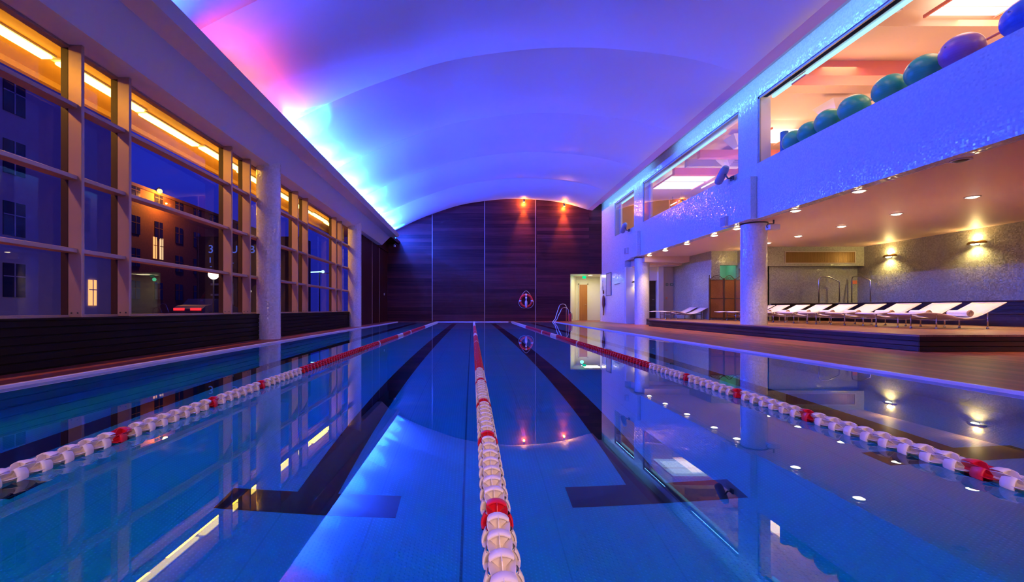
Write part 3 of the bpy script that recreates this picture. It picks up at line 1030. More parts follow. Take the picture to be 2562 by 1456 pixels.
WARM = (1.0, .66, .36)
dl = [(7.81, 7.03, 0), (7.81, 8.88, 1), (7.81, 10.63, 1), (7.81, 12.98, 1), (7.81, 14.2, 1), (7.81, 16.0, 1), (7.81, 17.8, 1), (7.81, 19.4, 1),
      (10.61, 7.6, 1), (10.61, 9.33, 1), (10.61, 11.0, 1), (10.61, 12.64, 1), (10.61, 14.32, 1), (10.61, 15.8, 1),
      (13.2, 8.4, 1), (13.2, 10.2, 1), (10.61, 5.9, 1), (9.2, 5.2, 1)]
proto = None
for i, (x, y, on) in enumerate(dl):
    if proto is None or not on:
        root = empty('downlight')
        mb = MB(); mb.lathe([(.102, -.002), (.130, -.002), (.128, -.012), (.102, -.014), (.096, -.002)], (0, 0, 0), 24); mb.build('trim_ring', M['white'], root)
        mb = MB(); mb.lathe([(0, -.034), (.06, -.029), (.100, -.006)], (0, 0, 0), 24); mb.build('lens', EM['warm'] if on else M['black'], root)
        if on: proto = root
    else:
        root = copy_tree(proto)
    root.location = (x, y, ZB)
    if not on:
        tag(root, 'unlit round downlight near the right edge of the lounge ceiling', 'downlight', 'recessed downlights over the lounge')
    elif x < 9:
        tag(root, 'glowing recessed downlight along the facade edge, %s from the near end' % ORD[i - 1], 'downlight', 'recessed downlights over the lounge')
    elif y < 6:
        tag(root, ['glowing recessed downlight in front of the platform, inner one', 'glowing recessed downlight in front of the platform, outer one'][i - 16], 'downlight', 'recessed downlights over the lounge')
    elif x < 12:
        tag(root, 'glowing recessed downlight in the inner row above the loungers, %s from the near end' % ORD[i - 8], 'downlight', 'recessed downlights over the lounge')
    else:
        tag(root, 'glowing recessed downlight above the tub step, %s from the near end' % ORD[i - 14], 'downlight', 'recessed downlights over the lounge')
    if on:
        light('SPOT', (x, y, ZB - .05), WARM, PW['down'], (0, 0, 0), .05, spot=radians(92), blend=.8)

def sconce(loc, rz, label, power, w=.25):
    """curved metal shade throwing light down and a little up the wall (faces local -x)"""
    root = empty('wall_sconce', loc, rz, label, 'wall light', 'curved metal wall lights')
    mb = MB()
    n = 14
    vs = []
    for j, (rr, z) in enumerate(((1.0, 0.0), (.98, .035), (.80, .075), (.45, .10), (.02, .112))):
        for k in range(n + 1):
            a = pi / 2 + pi * k / n
            vs.append((.17 * rr * cos(a), w * rr * sin(a), z))
    fs = [(j * (n + 1) + k, j * (n + 1) + k + 1, (j + 1) * (n + 1) + k + 1, (j + 1) * (n + 1) + k) for j in range(4) for k in range(n)]
    mb.add(vs, fs, True)
    mb.add([(p[0] * .94, p[1] * .94, p[2] - .004) for p in vs], [f[::-1] for f in fs], True)
    mb.build('shade', paint('bronze_shade', (.30, .17, .05), .35, metal=.8), root)
    mb = MB(); mb.sphere((-.07, 0, .0), .055, 16, 10, (1, 2.0, .7)); mb.build('bulb', EM['warm2'], root)
    mb = MB(); mb.box(-.02, 0, -.06, .06, -.05, .09); mb.build('wall_plate', M['dark_metal'], root)
    c, s_ = cos(rz), sin(rz)
    px, py = -.14, 0
    light('SPOT', (loc[0] + c * px, loc[1] + s_ * px, loc[2] - .06), (1, .74, .28), power, (0, 0, 0), .05, spot=radians(150), blend=.8)
    light('POINT', (loc[0] + c * -.06, loc[1] + s_ * -.06, loc[2] + .17), (1, .74, .28), power * .28, size=.05)
    return root
sconce((XB, 13.0, 2.66), 0, 'curved glowing wall light on the grey green wall, nearer one', PW['sconce'])
sconce((XB, 15.7, 2.60), 0, 'curved glowing wall light on the grey green wall, farther one', PW['sconce'])
sconce((8.02, 21.45, 2.02), pi / 2, 'curved wall light on the white wall behind the far column', PW['sconce'] * .22)
sconce((10.72, 17.25, 2.65), pi / 2, 'curved wall light half hidden behind the near column', PW['sconce'] * .35, .14)

# loudspeaker-like floodlights on the facade
def flood(loc, label):
    root = empty('floodlight', loc, 0, label, 'floodlight', 'tilted floodlights on the facade')
    mb = MB()
    R = Matrix.Rotation(radians(-38), 4, 'X')
    prof = [(0, -.28), (.09, -.27), (.13, -.16), (.13, .24), (.10, .29), (0, .30)]
    mb.lathe(prof, (0, 0, 0), 20, 'Y')
    mb.v = [tuple(R @ Vector((p[0] * .9, p[1], p[2] * .8))) for p in mb.v]
    h = mb.build('lamp_housing', M['grey_plastic'], root)
    mb = MB(); mb.lathe([(0, .302), (.095, .295)], (0, 0, 0), 20, 'Y'); mb.v = [tuple(R @ Vector((p[0] * .9, p[1], p[2] * .8))) for p in mb.v]
    mb.build('front_glass', M['dark_metal'], root)
    mb = MB(); mb.tube([(.0, -.10, .02), (.05, -.2, -.16), (.17, -.2, -.16)], .022, 8); mb.box(.15, .19, -.27, -.13, -.22, -.10)
    mb.build('bracket', M['dark_metal'], root)
    return root
flood((7.24, 12.75, 4.62), 'grey tilted floodlight on the facade above the near column')
flood((7.24, 21.0, 4.62), 'grey tilted floodlight on the facade above the far column')
for i, y in enumerate((12.9, 21.15)):
    root = empty('wall_speaker', (7.5, y, 3.28), 0, ['small pale speaker box on the band beside the near column', 'small pale speaker box on the wall beside the far column'][i], 'speaker', 'speaker boxes on the facade')
    z0 = 0 if i == 0 else .25
    mb = MB(); mb.box(-.16, 0, -.13, .13, z0 - .14, z0 + .16, .012); mb.build('cabinet', M['white'], root)
    mb = MB(); mb.box(-.165, -.16, -.11, .11, z0 - .12, z0 + .14); mb.build('grille', M['grey_plastic'], root)
root = empty('projector_spot', (8.05, 11.75, ZB), 0, 'pale spot lamp hanging under the lounge ceiling beside the near column', 'spotlight')
mb = MB(); mb.tube([(0, 0, 0), (0, 0, -.10)], .02, 8); mb.tube([(-.15, 0, -.10), (-.19, 0, -.16), (-.17, 0, -.22)], .012, 6); mb.tube([(0, 0, -.10), (-.15, 0, -.10)], .012, 6); mb.build('yoke', M['dark_metal'], root)
mb = MB(); mb.box(-.16, .12, -.10, .10, -.27, -.13, .015); mb.build('lamp_housing', M['white'], root)

# orange spots on the end wall
for i, (x, z) in enumerate(((2.97, 6.98), (5.29, 6.74))):
    root = empty('orange_spot', (x, YW, z), 0, ['orange glowing spot lamp at the top of the end wall above the lifebuoy', 'orange glowing spot lamp at the top of the end wall, right of the other'][i], 'spotlight', 'orange spots on the end wall')
    mb = MB(); mb.lathe([(.05, -.07), (.06, -.07), (.06, .07), (0, .07)], (0, -.17, 0), 16); mb.build('lamp_housing', M['dark_metal'], root)
    mb = MB(); mb.lathe([(0, -.13), (.04, -.12), (.06, -.07)], (0, -.17, 0), 16); mb.build('lamp', EM['orange'], root)
    mb = MB(); mb.tube([(0, -.11, .02), (0, 0, .02)], .012, 8); mb.build('bracket', M['dark_metal'], root)
    light('SPOT', (x, YW - .20, z - .12), (1.0, .33, .03), PW['orange'] * .5, size=.06, spot=radians(50), blend=1.0, target=(x, YW - .02, z - 1.3))
    light('POINT', (x, YW - .13, z - .14), (1.0, .36, .03), PW['orange'] * .05, size=.05)

# camera and sensor
root = empty('security_camera', (-4.35, 24.6, 4.28), 0, 'small white security camera under the far end of the beam', 'camera')
mb = MB(); mb.box(-.05, .05, -.16, .06, -.06, .04, .015); mb.build('housing', M['white'], root)
mb = MB(); mb.tube([(0, .02, .04), (0, .10, .16), (0, .9, .16)], .015, 8); mb.build('bracket', M['dark_metal'], root)
mb = MB(); mb.lathe([(0, -.175), (.03, -.17), (.035, -.15)], (0, 0, -.01), 12, 'Y'); mb.build('lens', M['black'], root)
mb = MB(); mb.box(XM, XM + .03, 24.45, 24.55, 1.50, 1.62, .006)
tag(mb.build('wall_button', M['white']), 'small white button on the dark wall at the far left', 'button')

# ================================================================== LIFEBUOY
root = empty('lifebuoy', (3.10, YW - .10, 1.22), 0, 'orange red lifebuoy with white bands hanging on the end wall', 'lifebuoy')
mb = MB()
R0, r0 = .335, .065
mb.lathe([(R0 + r0 * cos(2 * pi * k / 16), r0 * .75 * sin(2 * pi * k / 16)) for k in range(17)], (0, 0, 0), 48, 'Y')
mb.build('ring', paint('orange_red_buoy', (.85, .035, .02), .4), root)
for a in (0, 90, 180, 270):
    mb = MB()
    t0, t1 = radians(a - 7), radians(a + 7)
    mb.lathe([(R0 + (r0 + .004) * cos(2 * pi * k / 16), (r0 * .75 + .004) * sin(2 * pi * k / 16)) for k in range(17)], (0, 0, 0), 6, 'Y', a0=t0, a1=t1)
    mb.build('band', M['white'], root)
mb = MB()
for q in range(4):
    a0 = radians(q * 90)
    if q == 0 or q == 1: continue
    pts = [((R0 + .07 + .07 * sin(pi * t / 10)) * cos(a0 + pi / 2 * t / 10), -.02, (R0 + .07 + .07 * sin(pi * t / 10)) * sin(a0 + pi / 2 * t / 10)) for t in range(11)]
    mb.tube(pts, .010, 6)
mb.tube([(-.26, -.02, .32), (-.10, -.02, .52), (0, .0, .58), (.10, -.02, .52), (.26, -.02, .32)], .010, 6)
mb.build('grab_rope', M['white'], root)
mb = MB(); mb.tube([(0, .092, .58), (0, -.02, .58)], .018, 8); mb.build('hook', M['metal'], root)
root = empty('throw_bottle', (3.10, YW - .13, 1.0), 0, 'white throwing line bottle hanging inside the lifebuoy ring', 'rescue bottle')
mb = MB(); mb.lathe([(0, -.20), (.035, -.19), (.05, -.12), (.075, .02), (.07, .16), (.03, .24), (.028, .32), (.05, .34), (.05, .44), (0, .45)], (0, 0, 0), 18)
mb.tube([(0, .01, .44), (0, .03, .60), (0, .12, .66)], .008, 6)
mb.build('bottle', M['white'], root)
mb = MB(); mb.lathe([(.036, -.205), (.054, -.13), (.0, -.22)], (0, 0, 0), 16); mb.build('cap', paint('pink_cap', (.8, .2, .25), .4), root)

# ================================================================== POOL LADDER
root = empty('pool_ladder', (4.95, 24.4, DK), 0, 'steel pool ladder at the far right corner of the pool', 'ladder')
for k, (dy_, h) in enumerate(((.30, 1.0), (-.22, .80))):
    pts = [(.32, dy_, 0), (.32, dy_, h - .18)]
    for t in range(1, 8):
        a = pi * t / 8
        pts.append((.12 + .20 * cos(a), dy_, h - .18 + .18 * sin(a)))
    pts += [(-.10, dy_, h - .22), (-.20, dy_, h * .5), (-.30, dy_, .15), (-.48, dy_, -.05), (-.50, dy_, -.75)]
    mb = MB(); mb.tube(pts, .021, 10); mb.build('rail', M['metal'], root)
for z in (-.25, -.5):
    mb = MB(); mb.box(-.54, -.46, -.22, .30, z - .015, z + .015, .005); mb.build('tread', M['metal'], root)

# extinguisher, board, rescue tube, rope
root = empty('fire_extinguisher', (5.62, 25.28, DK), 0, 'red fire extinguisher standing left of the lit corridor opening', 'fire extinguisher')
mr = paint('extinguisher_red', (.45, .01, .015), .35)
mb = MB(); mb.lathe([(0, 0), (.075, 0), (.08, .03), (.08, .38), (.06, .44), (.025, .47), (.025, .50), (0, .50)], (0, 0, 0), 20); mb.build('cylinder', mr, root)
mb = MB(); mb.box(-.02, .02, -.07, .05, .50, .53); mb.box(-.015, .015, -.12, .02, .55, .565); mb.build('valve_handle', M['black'], root)
mb = MB(); mb.tube([(.02, 0, .50), (.10, -.02, .46), (.11, -.04, .25), (.10, -.05, .12)], .012, 8); mb.build('hose', M['black'], root)

root = empty('notice_board', (XF, 24.15, 2.10), 0, 'white notice board on the mosaic wall beside the corridor', 'notice board')
mb = MB(); mb.box(-.02, 0, -.40, .40, -.60, .60); mb.build('board', M['beige'], root)
mb = MB(); mb.box(-.03, 0, -.43, -.40, -.63, .63); mb.box(-.03, 0, .40, .43, -.63, .63); mb.box(-.03, 0, -.43, .43, -.63, -.60); mb.box(-.03, 0, -.43, .43, .60, .63); mb.build('frame', M['dark_metal'], root)
mb = MB(); mb.box(-.024, -.02, -.38, -.20, -.12, .16); mb.build('notice', paint('pink_notice', (.75, .25, .35), .7), root)
root = empty('rescue_tube', (XF - .07, 24.95, .38), 0, 'brown rescue tube hanging upright on the mosaic wall', 'rescue tube')
mb = MB(); mb.lathe([(0, 0), (.05, .02), (.06, .25), (.075, .42), (.13, .60), (.145, .75), (.13, .95), (.09, 1.08), (.05, 1.13), (0, 1.14)], (0, 0, 0), 18); mb.v = [(p[0] * .5, p[1], p[2]) for p in mb.v]
mb.build('tube_body', paint('brown_red_foam', (.22, .05, .02), .6), root)
mb = MB(); mb.lathe([(0, 1.20), (.055, 1.22), (.07, 1.32), (.055, 1.42), (0, 1.44)], (0, 0, 0), 14); mb.v = [(p[0] * .5, p[1], p[2]) for p in mb.v]
mb.build('handle', paint('brown_grip', (.16, .04, .02), .6), root)
mb = MB(); mb.tube([(0, 0, 1.13), (0, 0, 1.22)], .012, 6); mb.build('strap', M['white'], root)
root = empty('throw_rope', (XF - .03, 25.22, 1.95), 0, 'coil of rope hanging on the wall by the corridor', 'rope')
mb = MB()
mb.tube([(0, .10 * cos(2 * pi * k / 14), .14 * sin(2 * pi * k / 14) - .05) for k in range(14)], .016, 6, closed=True)
mb.tube([(0, 0, .09), (0, .02, .40)], .010, 6); mb.build('coil', M['grey_plastic'], root)
mb = MB(); mb.tube([(.03, .02, .40), (-.03, .02, .40)], .015, 6); mb.build('hook', M['metal'], root)
root = empty('grab_rail', (XF, 22.75, 2.05), 0, 'thin grey rail fixed on the mosaic wall', 'rail')
mb = MB(); mb.tube([(0, -.35, 0), (-.05, -.35, 0), (-.05, .35, -.03), (0, .35, -.03)], .015, 8); mb.build('rail_bar', M['grey_plastic'], root)

# small signs on the beige pier
SG = paint('green_sign_face', (.12, .26, .14), .5); SO = paint('orange_sign_face', (.8, .22, .10), .5)
for i, (x, z, w_, h_, mt, lab) in enumerate(((9.47, 1.93, .06, .06, SG, 'small dark green sign on the beige pier, left of two'), (9.70, 1.93, .09, .06, SG, 'small dark green sign on the beige pier, right of two'),
                                      (9.45, 1.26, .04, .05, SO, 'small orange sign low on the beige pier'))):
    root = empty('safety_sign', (x, 21.40, z), 0, lab, 'sign')
    mb = MB(); mb.box(-w_, w_, -.008, 0, -h_, h_); mb.build('plate', mt, root)
    mb = MB(); mb.box(-w_ * .5, w_ * .5, -.011, -.008, -h_ * .35, h_ * .35); mb.build('symbol', M['beige'], root)

# vent grille on the bulkhead
root = empty('vent_grille', (13.25, 16.76, 2.70), 0, 'wide golden brown vent grille in the mosaic bulkhead', 'vent')
mg = paint('bronze_grille', (.30, .17, .05), .4, metal=.4)
mb = MB(); mb.box(-1.36, 1.36, -.02, 0, .20, .235); mb.box(-1.36, 1.36, -.02, 0, -.235, -.20); mb.box(-1.36, -1.32, -.02, 0, -.2, .2); mb.box(1.32, 1.36, -.02, 0, -.2, .2)
mb.build('frame', M['beige'], root)
mb = MB(); mb.box(-1.33, 1.33, -.004, 0, -.2, .2)
for k in range(66):
    mb.box(-1.32 + k * .04, -1.30 + k * .04, -.015, -.004, -.2, .2)
mb.build('slats', mg, root)

# tub handrails
def handrail(loc, pts, label):
    root = empty('tub_handrail', loc, 0, label, 'handrail', 'steel handrails of the raised tub')
    mb = MB(); mb.tube(pts, .022, 10); mb.build('rail', M['metal'], root)
    for q in (pts[0], pts[-1]):
        mb = MB(); mb.lathe([(0, 0), (.045, 0), (.045, .012), (.024, .02), (0, .02)], (q[0], q[1], q[2]), 14); mb.build('floor_flange', M['metal'], root)
handrail((13.55, 16.75, .95), [(-.35, 0, 0), (-.35, 0, .93), (-.32, 0, .99), (-.26, 0, 1.02), (.02, 0, 1.02), (.40, 0, .84), (.43, 0, .79), (.43, 0, 0)], 'bent steel handrail of the tub, left of two')
handrail((14.60, 16.45, .95), [(-.02, .45, 0), (-.02, .45, .93), (-.02, .40, 1.02), (0, .1, 1.02), (.02, -.28, .84), (.02, -.30, .79), (.02, -.30, 0)], 'bent steel handrail of the tub seen end on, right of two')
mb = MB(); mb.box(14.72, 14.90, 17.03, 17.05, 1.70, 1.84, .003)
tag(mb.build('safety_plaque', SO), 'tiny orange plaque beside the tub handrail', 'sign')

# corridor exit sign + lamp
root = empty('exit_sign', (6.75, 26.55, 2.74), 0, 'green glowing exit sign under the corridor ceiling', 'exit sign')
mb = MB(); mb.box(-.11, .11, -.02, .02, -.16, -.01, .005); mb.build('light_box', EM['green'], root)
mb = MB(); mb.tube([(0, 0, -.01), (0, 0, .04)], .01, 6); mb.build('bracket', M['white'], root)
root = empty('corridor_lamp', (7.05, 26.3, 2.78), 0, 'round glowing lamp in the corridor ceiling', 'ceiling light')
mb = MB(); mb.lathe([(.12, 0), (.14, 0), (.14, -.02), (.12, -.02)], (0, 0, 0), 20); mb.build('trim_ring', M['white'], root)
mb = MB(); mb.lathe([(0, -.006), (.12, -.006)], (0, 0, 0), 20); mb.build('lens', EM['warm'], root)
light('AREA', (7.2, 26.6, 2.74), (1.0, .86, .50), PW['corr'], (0, 0, 0), 1.0)
light('POINT', (6.6, 26.5, 2.45), (.05, 1, .5), PW['corr'] * .08, size=.1)
light('AREA', (10.5, 18.5, 2.68), (.5, 1.0, .75), PW['niche'], (0, 0, 0), .4)

# ================================================================== GYM FITTINGS
def panel(loc, lx, ly, label, mat, n=3):
    root = empty('ceiling_panel_light', loc, 0, label, 'ceiling light', 'gym ceiling lights')
    for k in range(n):
        y = -ly / 2 + ly * (k + .5) / n
        mb = MB(); mb.box(-lx / 2, lx / 2, y - ly / n * .42, y + ly / n * .42, -.03, -.01); mb.build('diffuser', mat, root)
    mb = MB()
    mb.box(-lx / 2 - .04, -lx / 2, -ly / 2 - .02, ly / 2 + .02, -.06, 0); mb.box(lx / 2, lx / 2 + .04, -ly / 2 - .02, ly / 2 + .02, -.06, 0)
    mb.build('frame', M['peach_red'], root)
panel((9.93, 8.53, GZ1 - .28), 1.4, .84, 'bright slatted ceiling light above the blue exercise ball', EM['gym'], 3)
panel((10.4, 15.2, GZ1 - .28), 1.0, 1.4, 'bright ceiling light seen behind the far exercise balls', EM['gym'], 1)
panel((9.9, 20.6, GZ1 - .28), 2.0, 2.6, 'cool white ceiling light in the middle gym window', EM['cool'], 2)
for i, (x, y) in enumerate(((11.0, 20.4), (11.1, 23.9), (12.2, 13.0))):
    root = empty('tube_lamp', (x, y, GZ1 - .45), 0, ['thin tube lamp hanging in the middle gym window', 'thin tube lamp hanging low in the middle gym window near its far end', 'thin tube lamp hanging in the near gym window'][i], 'lamp', 'hanging tube lamps')
    mb = MB(); mb.tube([(0, -.7, 0), (0, .7, 0)], .03, 8); mb.build('tube', EM['gym'], root)
    for yy in (-.5, .5):
        mb = MB(); mb.tube([(0, yy, .02), (0, yy, .43)], .004, 5); mb.build('wire', M['dark_metal'], root)
mb = MB(); mb.box(7.80, GXB, 10.3, 10.75, 6.2, GZ1)
tag(mb.build('bulkhead', M['peach_red']), 'coral red bulkhead across the gym ceiling', 'bulkhead')['kind'] = 'structure'
mb = MB(); mb.box(7.80, GXB, 9.05, 10.3, 6.55, GZ1)
tag(mb.build('bulkhead_soffit', M['peach']), 'peach dropped ceiling in front of the coral bulkhead', 'bulkhead')['kind'] = 'structure'
LIL = paint('lilac_white_baffle', (.80, .74, .82), .6); SLT = paint('grey_lilac_slats', (.42, .36, .46), .6, var=.2)
pyr = None
PV = [(9.3, 15.2, .9, 'lilac pyramid baffle hanging nearest the facade column'), (10.7, 12.75, 1.1, 'lilac pyramid baffle hanging under the coral bulkhead'),
      (11.9, 14.6, .8, 'small lilac pyramid baffle behind the exercise balls'), (10.2, 17.2, 1.0, 'lilac pyramid baffle in the middle gym window'),
      (8.3, 8.6, .30, 'small lilac pyramid baffle above the purple ball')]
for i, (x, y, s, lab) in enumerate(PV):
    if pyr is None:
        root = empty('pyramid_baffle')
        mb = MB(); mb.add([(-.5, -.35, 0), (.5, -.35, 0), (.5, .35, 0), (-.5, .35, 0), (-.22, -.15, -.42), (.22, -.15, -.42), (.22, .15, -.42), (-.22, .15, -.42)],
                          [(0, 1, 5, 4), (1, 2, 6, 5), (2, 3, 7, 6), (3, 0, 4, 7), (4, 5, 6, 7), (0, 3, 2, 1)])
        mb.build('shell', LIL, root)
        mb = MB()
        for k in range(5):
            w_ = .24 * (1 - k / 5)
            mb.box(-w_, w_, -.17, -.155, -.42 + k * .06 - .0, -.42 + k * .06 + .035)
        mb.v = [(p[0], p[1] - (p[2] + .42) * .48, p[2]) for p in mb.v]
        mb.build('slat_panel', SLT, root)
        pyr = root
    else:
        root = copy_tree(pyr)
    root.location = (x, y, GZ1 - .32); root.scale = (s, s, s)
    tag(root, lab, 'ceiling baffle', 'pyramid baffles on the gym ceiling')
for k, y in enumerate((16.6, 17.6, 18.7)):
    mb = MB(); mb.box(8.6, GXB, y, y + .22, GZ1 - .55, GZ1 - .25)
    tag(mb.build('ceiling_beam', M['peach_red'] if k != 1 else M['beige']), ['orange beam across the gym ceiling, nearest of three', 'pale beam across the gym ceiling between two orange ones', 'orange beam across the gym ceiling, farthest of three'][k], 'beam')['kind'] = 'structure'
for i, (y0, y1) in enumerate(((3.0, 11.45), (13.6, 19.3), (20.5, 23.1))):
    mb = MB(); mb.box(7.80, 7.86, y0, y1, 6.235, 6.285)
    o = mb.build('led_strip', EM['cyan']); tag(o, ['cyan light strip along the head of the long gym window', 'cyan light strip along the head of the middle gym window', 'cyan light strip along the head of the small gym window'][i], 'light strip', 'cyan strips along the window heads')
# exercise machine and plant silhouettes
root = empty('exercise_bike', (8.75, 18.4, GZ0), 0, 'pale exercise machine behind the far end of the middle gym window', 'exercise machine')
mb = MB(); mb.tube([(0, -.5, .05), (0, .5, .05)], .04, 8); mb.tube([(0, -.25, .05), (0, -.15, .9)], .04, 8); mb.tube([(0, .25, .05), (0, .35, 1.0)], .04, 8); mb.tube([(0, -.2, .45), (0, .3, .5)], .05, 8); mb.build('frame', M['white'], root)
mb = MB(); mb.box(-.10, .10, -.30, .0, .9, .96, .02); mb.build('saddle', M['black'], root)
mb = MB(); mb.tube([(-.25, .25, 1.12), (-.2, .4, 1.05), (.2, .4, 1.05), (.25, .25, 1.12)], .02, 8); mb.build('handlebar', M['dark_metal'], root)
mb = MB(); mb.lathe([(0, -.03), (.24, -.03), (.24, .03), (0, .03)], (0, .25, .38), 24, 'X'); mb.build('flywheel', M['grey_plastic'], root)

# gym lamps; the upward-facing ones are added fill for the ceiling
for y in (5.5, 9.0, 15.0, 21.0):
    light('AREA', (11.0, y, GZ1 - .32), (1.0, .60, .32), PW['gym'], (0, 0, 0), 2.0)
for y in (4.5, 7.5, 10.0):
    light('AREA', (8.6, y, GZ1 - .60), (1.0, .50, .28), PW['gym'] * .25, (0, 0, 0), .8)
light('AREA', (9.9, 20.6, GZ1 - .34), (.80, .92, 1.0), PW['gym'] * .3, (0, 0, 0), 1.6)
for x, y in ((9.2, 6.5), (9.2, 11.0), (9.6, 14.5), (9.6, 18.0), (9.6, 22.0), (12.5, 8.0), (12.5, 14.0), (12.5, 20.0)):
    light('AREA', (x, y, 5.0), (1.0, .62, .36), PW['gymup'], (pi, 0, 0), 1.2)

# ================================================================== OUTSIDE
mb = MB(); mb.box(-90, -9, -30, 120, -.3, -.06)
struct(mb.build('ground_outside', paint('dark_asphalt', (.03, .03, .035), .7)), 'dark street outside the windows')
mb = MB()
mb.box(-6.95, -5.22, YB, 26, 4.45, 4.6); mb.box(-6.95, -6.86, YB, 26, 4.36, 4.45); mb.box(-5.35, -5.22, YB, 26, 4.30, 4.45)
struct(mb.build('canopy', paint('canopy_soffit', (.62, .40, .10), .6)), 'canopy soffit outside the window heads')
k = 0
sproto = None
for i, y in enumerate([2.2 + 1.72 * q for q in range(11)]):
    if sproto is None:
        root = empty('canopy_tube_light')
        mb = MB(); mb.box(-.09, .09, -.80, .80, -.075, -.03, .02); mb.build('tube', EM['yellow_tube'], root)
        mb = MB(); mb.box(-.10, .10, -.84, .84, -.03, 0); mb.build('batten', M['white'], root)
        sproto = root
    else:
        root = copy_tree(sproto)
    root.location = (-6.22 + (.06 if i % 2 else 0), y, 4.45)
    tag(root, 'yellow tube light under the outside canopy, %s along it from the camera end' % ORD[i], 'tube light', 'yellow tube lights under the canopy')
YEL = (1.0, .40, .012)
for y in (3.5, 7.0, 10.5, 14.0, 17.5):
    light('AREA', (-6.3, y, 4.36), YEL, PW['canopy'], (0, 0, 0), .15, 3.0)
    light('AREA', (-6.3, y, 3.9), YEL, PW['canopy'] * .25, (pi, 0, 0), .1, 3.0)

def building(name, x0, x1, y0, y1, h, mat, lab, wins, wmat, lit=()):
    """facade faces +x and -y; wins = (list of (y,z), w, h)"""
    root = empty(name, ((x0 + x1) / 2, (y0 + y1) / 2, 0), 0, lab, 'building')
    cx, cy = (x0 + x1) / 2, (y0 + y1) / 2
    mb = MB(); mb.box(x0 - cx, x1 - cx, y0 - cy, y1 - cy, -.1, h); mb.build('wall', mat, root)
    mb = MB(); mb.box(x0 - cx - .2, x1 - cx + .2, y0 - cy - .2, y1 - cy + .2, h, h + .25); mb.build('cornice', mat, root)
    for (y, z, w_, hh, em) in wins:
        mb = MB()
        mb.box(x1 - cx, x1 - cx + .05, y - cy - w_ / 2, y - cy + w_ / 2, z, z + hh)
        f = mb.build('window', em, root)
        mb = MB(); mb.box(x1 - cx + .05, x1 - cx + .07, y - cy - .025, y - cy + .025, z, z + hh); mb.box(x1 - cx + .05, x1 - cx + .07, y - cy - w_ / 2, y - cy + w_ / 2, z + hh * .6, z + hh * .6 + .05)
        mb.build('glazing_bar', wmat, f)
    return root
bblue = paint('pale_render', (.55, .55, .60), .8, var=.05)
bbrick = paint('brown_brick', (.16, .055, .035), .85, var=.2, scale=6)
wdark = paint('dark_window_glass', (.01, .01, .02), .15)
wins = []
for fl in range(5):
    for q in range(5):
        y = 14.5 + q * 3.2
        em = wdark
        wins.append((y, 1.3 + fl * 2.9, 1.0, 1.6, em))
wins.append((25.2, .95, .50, 1.45, EM['win']))
building('pale_building', -34, -21.8, 8, 27.3, 15.5, bblue, 'pale rendered building across the street behind the near window bays', wins, bblue)
wins = []
for fl in range(4):
    for q in range(7):
        y = 36.5 + q * 2.7
        if (fl, q) != (1, 1): wins.append((y, 1.6 + fl * 2.7, 1.0, 1.5, wdark))
wins += [(38.75, 5.2, .42, 1.9, EM['win']), (39.55, 5.2, .42, 1.9, EM['winpale'])]
building('brick_building', -42, -28, 33.5, 62, 10.9, bbrick, 'dark brown brick building with an orange lamp at its roof corner', wins, bbrick)
root = empty('roof_lamp', (-27.6, 38.8, 11.15), 0, 'orange glowing lamp at the roof edge of the brick building', 'lamp')
mb = MB(); mb.sphere((0, 0, 0), .20, 14, 10); mb.build('globe', EM['orange'], root)
mb = MB(); mb.tube([(-.6, 0, .0), (0, 0, .35), (0, 0, .1)], .04, 6); mb.build('bracket', M['dark_metal'], root)
light('POINT', (-27.1, 38.8, 10.7), (1.0, .36, .03), PW['roof'], size=.2)

# street things seen through the panes
root = empty('street_lamp', (-14.72, 25.0, -.06), 0, 'white globe street lamp outside the wide window bay', 'street lamp')
mb = MB(); mb.sphere((0, 0, 2.76), .28, 20, 14); mb.build('globe', EM['white'], root)
mb = MB(); mb.tube([(0, 0, 0), (0, 0, 2.5)], .045, 8); mb.build('pole', M['dark_metal'], root)
root = empty('street_lamp', (-15.0, 29.5, -.06), 0, 'small white globe street lamp seen in the narrow bay', 'street lamp')
mb = MB(); mb.sphere((0, 0, 2.0), .15, 16, 10); mb.build('globe', EM['white'], root)
mb = MB(); mb.tube([(0, 0, 0), (0, 0, 1.9)], .04, 8); mb.build('pole', M['dark_metal'], root)
root = empty('parked_car', (-16.3, 27.2, -.06), 0, 'dark parked car with glowing red tail lights outside the windows', 'car')
mb = MB()
prof = [(-2.0, .25), (-2.05, .8), (-1.7, 1.0), (-1.2, 1.05), (-.7, 1.42), (.7, 1.45), (1.3, 1.0), (2.0, .85), (2.1, .3)]
mb.prism([(p[0], p[1]) for p in prof], -.85, .85, 'X'); mb.v = [(p[0], p[1], p[2]) for p in mb.v]
mb.build('body', M['dark_metal'], root)
for yy in (-1.3, 1.3):
    for sx in (-.8, .8):
        mb = MB(); mb.lathe([(0, -.10), (.32, -.10), (.32, .10), (0, .10)], (sx, yy, .32), 18, 'X'); mb.build('wheel', M['black'], root)
for sx in (-.48, .48):
    mb = MB(); mb.box(sx - .30, sx + .30, -2.09, -2.03, .72, .86); mb.build('tail_light', EM['red'], root)
root = empty('shop_front', (-18.4, 31.2, -.06), 0, 'dark shop front with a pale barred window outside the windows', 'shop front')
mb = MB(); mb.box(-1.35, 6, .3, 2.5, 0, 6.0); mb.build('wall', paint('dark_shop_wall', (.075, .03, .025), .85, var=.2, scale=6), root)
mb = MB()
for z in (1.0, 1.75, 2.5):
    mb.box(-.3, 1.3, .2, .3, z, z + .14)
mb.box(1.16, 1.3, .2, .3, 1.0, 2.64); mb.box(1.8, 2.4, .2, .3, .9, 3.1)
mb.build('pale_bars', M['beige'], root)
